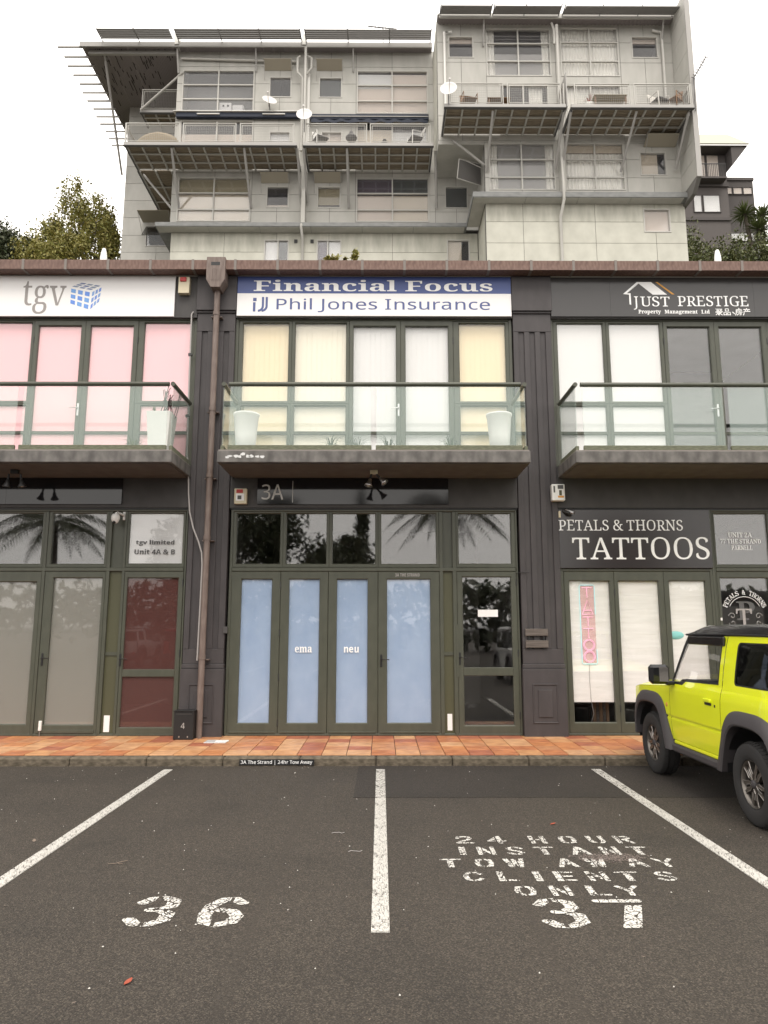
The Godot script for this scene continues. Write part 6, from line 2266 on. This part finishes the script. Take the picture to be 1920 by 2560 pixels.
func build_suv(label: String, paint: Material, group := "") -> Node3D:
	var c := thing("off_road_car", label, "car", Vector3.ZERO, group)
	var ff := flare_lines(AX_F, false)
	var fr := flare_lines(AX_R, true)
	var arch_f := PackedVector2Array(range(ff[0].size()).map(func(i): return (ff[0][i] as Vector2).lerp(ff[1][i], .45)) + [Vector2(AX_F + .5, .2), Vector2(AX_F - .5, .2)])
	var arch_r := PackedVector2Array(range(fr[0].size()).map(func(i): return (fr[0][i] as Vector2).lerp(fr[1][i], .45)) + [Vector2(AX_R + .5, .2), Vector2(AX_R - .5, .2)])
	var fl_f := PackedVector2Array(ff[1] + [Vector2(AX_F + .62, .2), Vector2(AX_F - .5, .2)])
	var fl_r := PackedVector2Array(fr[1] + [Vector2(AX_R + .5, .2), Vector2(AX_R - .62, .2)])
	var hidden := func(p: Vector3) -> bool:
		var q := Vector2(p.z, p.y)
		return Geometry2D.is_point_in_polygon(q, arch_f) or Geometry2D.is_point_in_polygon(q, arch_r)
	var top_line := func(z: float) -> float: return .955 + .085 * clampf(z / 1.25, 0, 1) - .05 * pow(clampf((.35 - z) / .35, 0, 1), 2.0)
	for sg in [-1.0, 1.0]:
		add("front_wing", sheet(60, 34, func(u: float, v: float) -> Vector3:
			var z := lerpf(.12, 1.256, u)
			var y := lerpf(.42, top_line.call(z), v)
			return Vector3(sg * half_width(y, z), y, z), hidden), paint, c)
		var d := knot("door", c)
		add("door_skin", sheet(48, 60, func(u: float, v: float) -> Vector3:
			var z := lerpf(1.262, 2.438, u)
			var y := lerpf(.475, 1.07 + .04 * smoothstep(1.56, 1.63, z) + .022 * smoothstep(1.63, 2.37, z), v)
			return Vector3(sg * half_width(y, z), y, z), hidden), paint, d)
		var do := [Vector2(1.262, 1.068), Vector2(1.56, 1.068), Vector2(1.63, 1.108), Vector2(2.37, 1.13), Vector2(2.37, 1.60), Vector2(1.56, 1.60)]
		var di := rounded([Vector2(1.325, 1.075), Vector2(1.56, 1.085), Vector2(1.63, 1.125), Vector2(2.35, 1.145), Vector2(2.35, 1.535), Vector2(1.60, 1.535)], .02)
		add("window_frame", side_ring(sg, do, di), M.black, d)
		add("window_pillar", sheet(4, 16, func(u: float, v: float) -> Vector3:
			var z := lerpf(2.368, 2.438, u)
			var y := lerpf(1.13, 1.60, v)
			return Vector3(sg * (half_width(y, z) + .002), y, z)), paint, d)
		add("window_seal", side_ring(sg, di, rounded([Vector2(1.345, 1.09), Vector2(1.55, 1.10), Vector2(1.62, 1.14), Vector2(2.335, 1.16), Vector2(2.335, 1.52), Vector2(1.612, 1.52)], .02), -.004), M.black, d)
		add("window", side_fill(sg, di, -.012), M.car_glass, d)
		var hp := rounded([Vector2(2.10, .915), Vector2(2.29, .925), Vector2(2.29, 1.005), Vector2(2.10, .995)], .015)
		add("handle_recess", side_fill(sg, hp, .002), paint, d)
		bx("handle", d, paint, sg * .783, sg * .808, .955, .99, 2.12, 2.27, .008)
		bx("handle_gap", d, M.black, sg * .783, sg * .7915, .928, .952, 2.125, 2.265)
		bx("keyhole", d, M.black, sg * .786, sg * .792, .92, .945, 2.325, 2.345)
		bx("weather_shield", d, M.visor, sg * .672, sg * .70, 1.50, 1.585, 1.62, 2.42, .008)
		add("rear_quarter", sheet(50, 34, func(u: float, v: float) -> Vector3:
			var z := lerpf(2.446, 3.38, u)
			var y := lerpf(.45, 1.09, v)
			return Vector3(sg * half_width(y, z), y, z), hidden), paint, c)
		var qo := [Vector2(2.446, 1.09), Vector2(3.38, 1.09), Vector2(3.38, 1.60), Vector2(2.446, 1.60)]
		var qi := rounded([Vector2(2.66, 1.15), Vector2(3.27, 1.15), Vector2(3.27, 1.54), Vector2(2.66, 1.54)], .05)
		add("quarter_panel", side_ring(sg, qo, qi), paint, c)
		var qw := knot("quarter_window", c)
		add("seal", side_ring(sg, qi, rounded([Vector2(2.675, 1.165), Vector2(3.255, 1.165), Vector2(3.255, 1.525), Vector2(2.675, 1.525)], .045), -.003), M.black, qw)
		add("pane", side_fill(sg, qi, -.010), M.tint_glass, qw)
		# black A pillar
		add("front_pillar", sheet(1, 10, func(u: float, v: float) -> Vector3:
			var y := lerpf(1.05, 1.61, v)
			var z := lerpf(1.17, 1.50, v) + u * lerpf(.092, .06, v)
			return Vector3(sg * (half_width(y, z) - .035 * (1 - u)), y, z)), M.black, c)
		for e in [ff, fr]:
			var f := knot("wheel_arch_flare", c)
			var st := stool()
			st.set_smooth_group(0)
			var n: int = e[0].size()
			for i in n - 1:
				var rows := []
				for k in [i, i + 1]:
					var a: Vector2 = e[0][k]
					var b: Vector2 = e[1][k]
					var m1 := a.lerp(b, .12)
					var m2 := a.lerp(b, .78)
					rows.append([Vector3(sg * .70, a.y, a.x), Vector3(sg * .826, a.y, a.x), Vector3(sg * .836, m1.y, m1.x), Vector3(sg * .822, m2.y, m2.x), Vector3(sg * (half_width(b.y, b.x) + .012), b.y, b.x), Vector3(sg * (half_width(b.y, b.x) - .02), b.y, b.x)])
				for k in 5:
					st.set_smooth_group([1, 2, 3, 3, 4][k])
					tri(st, rows[0][k], rows[0][k + 1], rows[1][k + 1])
					tri(st, rows[0][k], rows[1][k + 1], rows[1][k])
			add("flare", done(st), M.trim, f)
			st = stool()
			st.set_smooth_group(0)
			var zc: float = AX_F if e == ff else AX_R
			for i in 16:
				var a0 := PI * i / 16.0
				var a1 := PI * (i + 1) / 16.0
				var p0 := Vector3(sg * .78, .36 + .45 * sin(a0), zc + .45 * cos(a0))
				var p1 := Vector3(sg * .78, .36 + .45 * sin(a1), zc + .45 * cos(a1))
				var q := Vector3(-sg * .36, 0, 0)
				tri(st, p0, p1, p1 + q)
				tri(st, p0, p1 + q, p0 + q)
				tri(st, p0 + q, p1 + q, Vector3(sg * .42, .36, zc))
			add("liner", done(st), M.black, f)
		bx("sill", c, M.trim, sg * .70, sg * .80, .345, .43, 1.26, 2.40, .02)
		bx("sill_step", c, paint, sg * .72, sg * .774, .43, .47, 1.28, 2.38, .01)
		add("indicator", lathe([[.0, .012], [.022, .008], [.026, .0]], 14, 0), M.ink_orange, c, Vector3(sg * .786, .83, 1.17)).scale = Vector3(sg, 1, 1)
		var mr := knot("wing_mirror", c)
		var ms := stool()
		box_into(ms, Vector3(-.105, -.105, -.055), Vector3(.105, .105, .05), .035)
		add("mirror_case", done(ms), M.black_gloss, mr, Vector3(sg * .925, 1.17, 1.34))
		bx("mirror_glass", mr, M.mirror, sg * .925 - .075, sg * .925 + .08, 1.095, 1.25, 1.391, 1.394).rotation.y = sg * .3
		bx("mirror_stalk", mr, M.black, sg * .75, sg * .86, 1.055, 1.10, 1.31, 1.38, .012)
		# lamps at both ends
		add("headlight", lathe([[.0, -.0], [.085, .01], [.095, .03], [.095, .06]], 18, 1), M.car_lamp, c, Vector3(sg * .55, .80, .085)).rotation.x = PI / 2
		bx("tail_light", c, M.alarm_red, sg * .60 - .06, sg * .60 + .06, .60, .68, 3.47, 3.485, .008)
		tube("roof_gutter", c, M.black, [Vector3(sg * .655, 1.60, 1.50), Vector3(sg * .662, 1.607, 2.4), Vector3(sg * .655, 1.603, 3.38)], .012, 6)
		for zc in [AX_F, AX_R]:
			var w := wheel(c)
			w.position = Vector3(sg * .70, .347, zc)
			if sg > 0:
				w.rotation.y = PI
	# bonnet, roof, ends
	add("bonnet", sheet(24, 24, func(u: float, v: float) -> Vector3:
		var s := u * 2 - 1
		var z := lerpf(.10, 1.18, v)
		var tl: float = top_line.call(z)
		var hw := half_width(tl, z) - .004
		return Vector3(s * hw, tl + .004 + .06 * (1 - pow(absf(s), 5.0)) * smoothstep(0.0, .2, v), z)), paint, c)
	add("roof", sheet(24, 30, func(u: float, v: float) -> Vector3:
		var s := u * 2 - 1
		var z := lerpf(1.46 - .04 * (1 - s * s), 3.40, v)
		return Vector3(s * .662, 1.602 + .105 * (1 - pow(absf(s), 8.0)) * (.25 + .75 * smoothstep(0.0, .14, v)), z)), M.roof_black, c)
	add("windscreen", sheet(10, 6, func(u: float, v: float) -> Vector3:
		var s := u * 2 - 1
		return Vector3(s * lerpf(.70, .635, v), lerpf(1.06, 1.625, v) , lerpf(1.14, 1.47, v) - .05 * (1 - s * s))), M.car_glass, c)
	bx("cowl", c, M.black, -.70, .70, 1.03, 1.075, 1.10, 1.22)
	bx("grille", c, M.black, -.68, .68, .66, .94, .09, .13, .01)
	for i in 5:
		bx("grille_bar", c, M.trim, -.2 + .1 * i - .02, -.2 + .1 * i + .02, .70, .90, .075, .09)
	bx("front_bumper", c, M.trim, -.76, .76, .36, .62, .0, .24, .04)
	bx("rear_bumper", c, M.trim, -.80, .80, .38, .62, 3.30, 3.49, .04)
	bx("tailgate", c, paint, -.70, .70, .60, 1.10, 3.36, 3.405, .01)
	bx("tailgate_frame", c, paint, -.66, .66, 1.50, 1.60, 3.35, 3.395, .01)
	bx("rear_window", c, M.tint_glass, -.66, .66, 1.10, 1.50, 3.365, 3.38)
	var sp := wheel(c)
	sp.name = "spare_wheel"
	sp.position = Vector3(.08, .92, 3.52)
	sp.rotation.y = PI / 2
	bx("chassis", c, M.black, -.60, .60, .30, .46, .25, 3.35)
	bx("floor", c, M.black, -.70, .70, .46, .50, 1.1, 3.35)
	bx("rear_bulkhead", c, M.black, -.66, .66, .5, 1.08, 3.30, 3.35)
	bx("engine_bulkhead", c, M.black, -.68, .68, .46, .93, .15, 1.2)
	bx("dashboard", c, M.black, -.66, .66, .86, 1.11, 1.22, 1.56, .03)
	bx("dash_face", c, M.trim, -.5, .5, .9, 1.07, 1.56, 1.575, .005)
	var wh := []
	for i in 21:
		wh.append(Vector3(.34 + cos(TAU * i / 20) * .18, 1.03 + sin(TAU * i / 20) * .165, 1.66 - sin(TAU * i / 20) * .07))
	tube("steering_wheel", c, M.black, wh, .015, 6)
	for sg in [-1.0, 1.0]:
		var s := knot("seat", c)
		bx("cushion", s, M.seat_cloth, sg * .34 - .24, sg * .34 + .24, .62, .78, 1.72, 2.2, .05)
		bx("backrest", s, M.seat_cloth, sg * .34 - .23, sg * .34 + .23, .72, 1.26, 2.2, 2.34, .05)
		bx("headrest", s, M.seat_cloth, sg * .34 - .12, sg * .34 + .12, 1.28, 1.44, 2.24, 2.34, .04)
	return c


func wheel(c: Node3D) -> Node3D:
	var w := knot("wheel", c)
	if not cache.has("tyre"):
		cache["tyre"] = lathe([[.198, -.085], [.215, -.098], [.26, -.104], [.305, -.102], [.332, -.09], [.343, -.074], [.347, -.05], [.347, -.034, 0], [.338, -.033, 0], [.338, -.025, 0], [.347, -.024, 0], [.347, .024, 0], [.338, .025, 0], [.338, .033, 0], [.347, .034, 0], [.347, .05], [.343, .074], [.332, .09], [.305, .102], [.26, .104], [.198, .085]], 48, 0)
		var st := stool()
		for i in 52:
			var a := TAU * i / 52.0
			for s in [-1.0, 1.0]:
				var o := Basis(Vector3.RIGHT, a + (.06 if s > 0 else 0.0))
				var v := []
				for q in [[.05, .3475], [.092, .332], [.092, .338], [.05, .3535]]:
					v.append(Vector2(q[0] * s, q[1]))
				for e in [-.012, .012]:
					var p := v.map(func(q): return o * Vector3(q.x, q.y, e))
					flat(st)
					quad(st, p[0], p[1], p[2], p[3], o * Vector3(0, 0, e))
				var t0 := o * Vector3(v[2].x, v[2].y, -.012)
				var t1 := o * Vector3(v[2].x, v[2].y, .012)
				var t2 := o * Vector3(v[3].x, v[3].y, .012)
				var t3 := o * Vector3(v[3].x, v[3].y, -.012)
				quad(st, t0, t1, t2, t3, o * Vector3(0, 1, 0))
		cache["tread"] = done(st)
		cache["rim"] = lathe([[.200, -.092], [.203, -.086], [.196, -.08], [.186, -.075], [.180, -.04], [.176, .06], [.198, .085]], 40, 0)
		cache["drum"] = lathe([[.0, -.012], [.12, -.01], [.15, .0], [.178, .02]], 28, 0)
		cache["hub"] = lathe([[.0, -.088], [.028, -.088], [.034, -.082], [.036, -.05], [.05, -.045]], 20, 0)
		var sp := stool()
		var edge := stool()
		for i in 5:
			var a := TAU * i / 5.0 + PI / 2
			var r := func(p: Vector2) -> Vector2: return p.rotated(a)
			for s in [-1.0, 1.0]:
				var poly := [Vector2(.03, .004 * s), Vector2(.085, .010 * s), Vector2(.125, .038 * s), Vector2(.186, .062 * s), Vector2(.184, .090 * s), Vector2(.115, .066 * s), Vector2(.07, .036 * s), Vector2(.03, .028 * s)]
				if s < 0:
					poly.reverse()
				var pp := poly.map(r)
				prism_into(sp, pp, .02, .072)
				for k in [1, 2, 5, 6] if s > 0 else [0, 1, 4, 5]:
					tube_into(edge, [Vector3(pp[k].x, pp[k].y, .073), Vector3(pp[(k + 1) % 8].x, pp[(k + 1) % 8].y, .073)], .0035, 4, false)
		cache["spokes"] = done(sp)
		cache["spoke_edge"] = done(edge)
	add("tyre", cache["tyre"], M.tyre, w)
	add("tread", cache["tread"], M.tyre, w).set_meta("kind", "stuff")
	add("rim", cache["rim"], M.alloy, w)
	add("brake_drum", cache["drum"], M.black, w)
	add("spokes", cache["spokes"], M.alloy, w).rotation.y = -PI / 2
	add("spoke_edge", cache["spoke_edge"], M.alloy_bright, w).rotation.y = -PI / 2
	add("hub_cap", cache["hub"], M.trim, w)
	return w


func cars() -> void:
	mat("tyre", lin(.022, .021, .021), .85)
	mat("alloy", lin(.17, .155, .14), .38, .8)
	mat("alloy_bright", lin(.52, .49, .46), .3, .9)
	mat("trim", lin(.052, .047, .05), .62)
	mat("visor", lin(.02, .018, .018), .15)
	mat("mirror", lin(.8, .8, .8), .02, 1.0)
	mat("seat_cloth", lin(.035, .035, .037), .9)
	mat("car_lamp", lin(.6, .6, .6), .1, .2)
	glass("car_glass", Color(.03, .035, .035), .05)
	var rb := mat("roof_black", lin(.012, .012, .014), .25)
	rb.clearcoat_enabled = true
	rb.clearcoat = .8
	rb.clearcoat_roughness = .08
	for k in [["paint_yellow", .74, .80, .008], ["paint_white", .7, .7, .68], ["paint_dark", .03, .032, .035], ["paint_red", .35, .015, .02]]:
		var p := mat(k[0], lin(k[1], k[2], k[3]), .38)
		p.clearcoat_enabled = true
		p.clearcoat = .8
		p.clearcoat_roughness = .06
	var c := build_suv("bright yellow boxy off-road car with a black roof parked nose to the kerb", M.paint_yellow)
	c.position = Vector3(3.985, 0, 1.37)
	for k in [["white boxy off-road car parked beyond the bays facing the shops", "paint_white", Vector3(4.6, 0, 9.9), 0.0], ["dark grey boxy off-road car parked across the car park", "paint_dark", Vector3(6.2, 0, 20.5), PI], ["white boxy off-road car parked across the car park by the tree trunks", "paint_white", Vector3(-10.8, 0, 22.5), PI], ["red boxy off-road car parked across the car park", "paint_red", Vector3(-8.3, 0, 22.5), PI]]:
		var o := build_suv(k[0], M[k[1]], "cars parked across the car park")
		o.position = k[2]
		o.rotation.y = k[3]


# ------------------------------------------------------------------ what the shop windows mirror
func across_the_road() -> void:
	palm("queen palm across the car park opposite the grey filmed doors", Vector3(-16.6, 0, 25), 7.0, 3.6, 401)
	palm("queen palm across the car park opposite the single glass door", Vector3(3.4, 0, 25), 8.0, 3.4, 402)
	tree("broadleaf_tree", "broad dark tree across the car park opposite the downpipe", "leaf_dark", Vector3(-7.2, 0, 26), [[Vector3(-7.6, 6.2, 26), Vector3(2.4, 2.6, 2.0)], [Vector3(-5.6, 6.4, 26.5), Vector3(1.4, 2.4, 1.4)], [Vector3(-9.8, 5.6, 26), Vector3(1.8, 2.0, 1.8)]], .17, 3000, 411)
	tree("broadleaf_tree", "round dark tree across the car park opposite the blue doors", "leaf_dark", Vector3(-2.2, 0, 27), [[Vector3(-2.2, 4.7, 27), Vector3(2.0, 1.9, 1.8)]], .16, 5000, 421)
	tree("conifer", "slim dark conifer across the car park behind the round tree", "leaf_dark", Vector3(-1.1, 0, 30), [[Vector3(-1.1, 7.3, 30), Vector3(.4, 2.6, .4)]], .12, 2200, 431)
	var h := thing("tree_belt", "dark belt of trees closing the far side of the car park", "trees", Vector3(0, 0, 40))
	crown("foliage", h, M.leaf_dark, Vector3(0, 2.6, 40), Vector3(42, 2.4, 2.2), 9000, .42, 441, 160, .10)
	h.set_meta("kind", "stuff")
	var w := thing("warehouse", "low grey warehouse with a red fascia across the car park", "building", Vector3(17, 0, 33))
	bx("wall", w, M.wall_grey, 9, 27, 0, 3.6, 31, 38)
	bx("fascia", w, M.film_red, 12.0, 17.0, 3.6, 8.2, 30.8, 31.3)
	bx("roof", w, M.concrete, 8.7, 27.3, 3.6, 3.8, 31.4, 38.4)
	for i in 5:
		bx("roller_door", w, M.flat_steel, 9.6 + 3.4 * i, 12.2 + 3.4 * i, 0, 2.9, 30.9, 31.0)
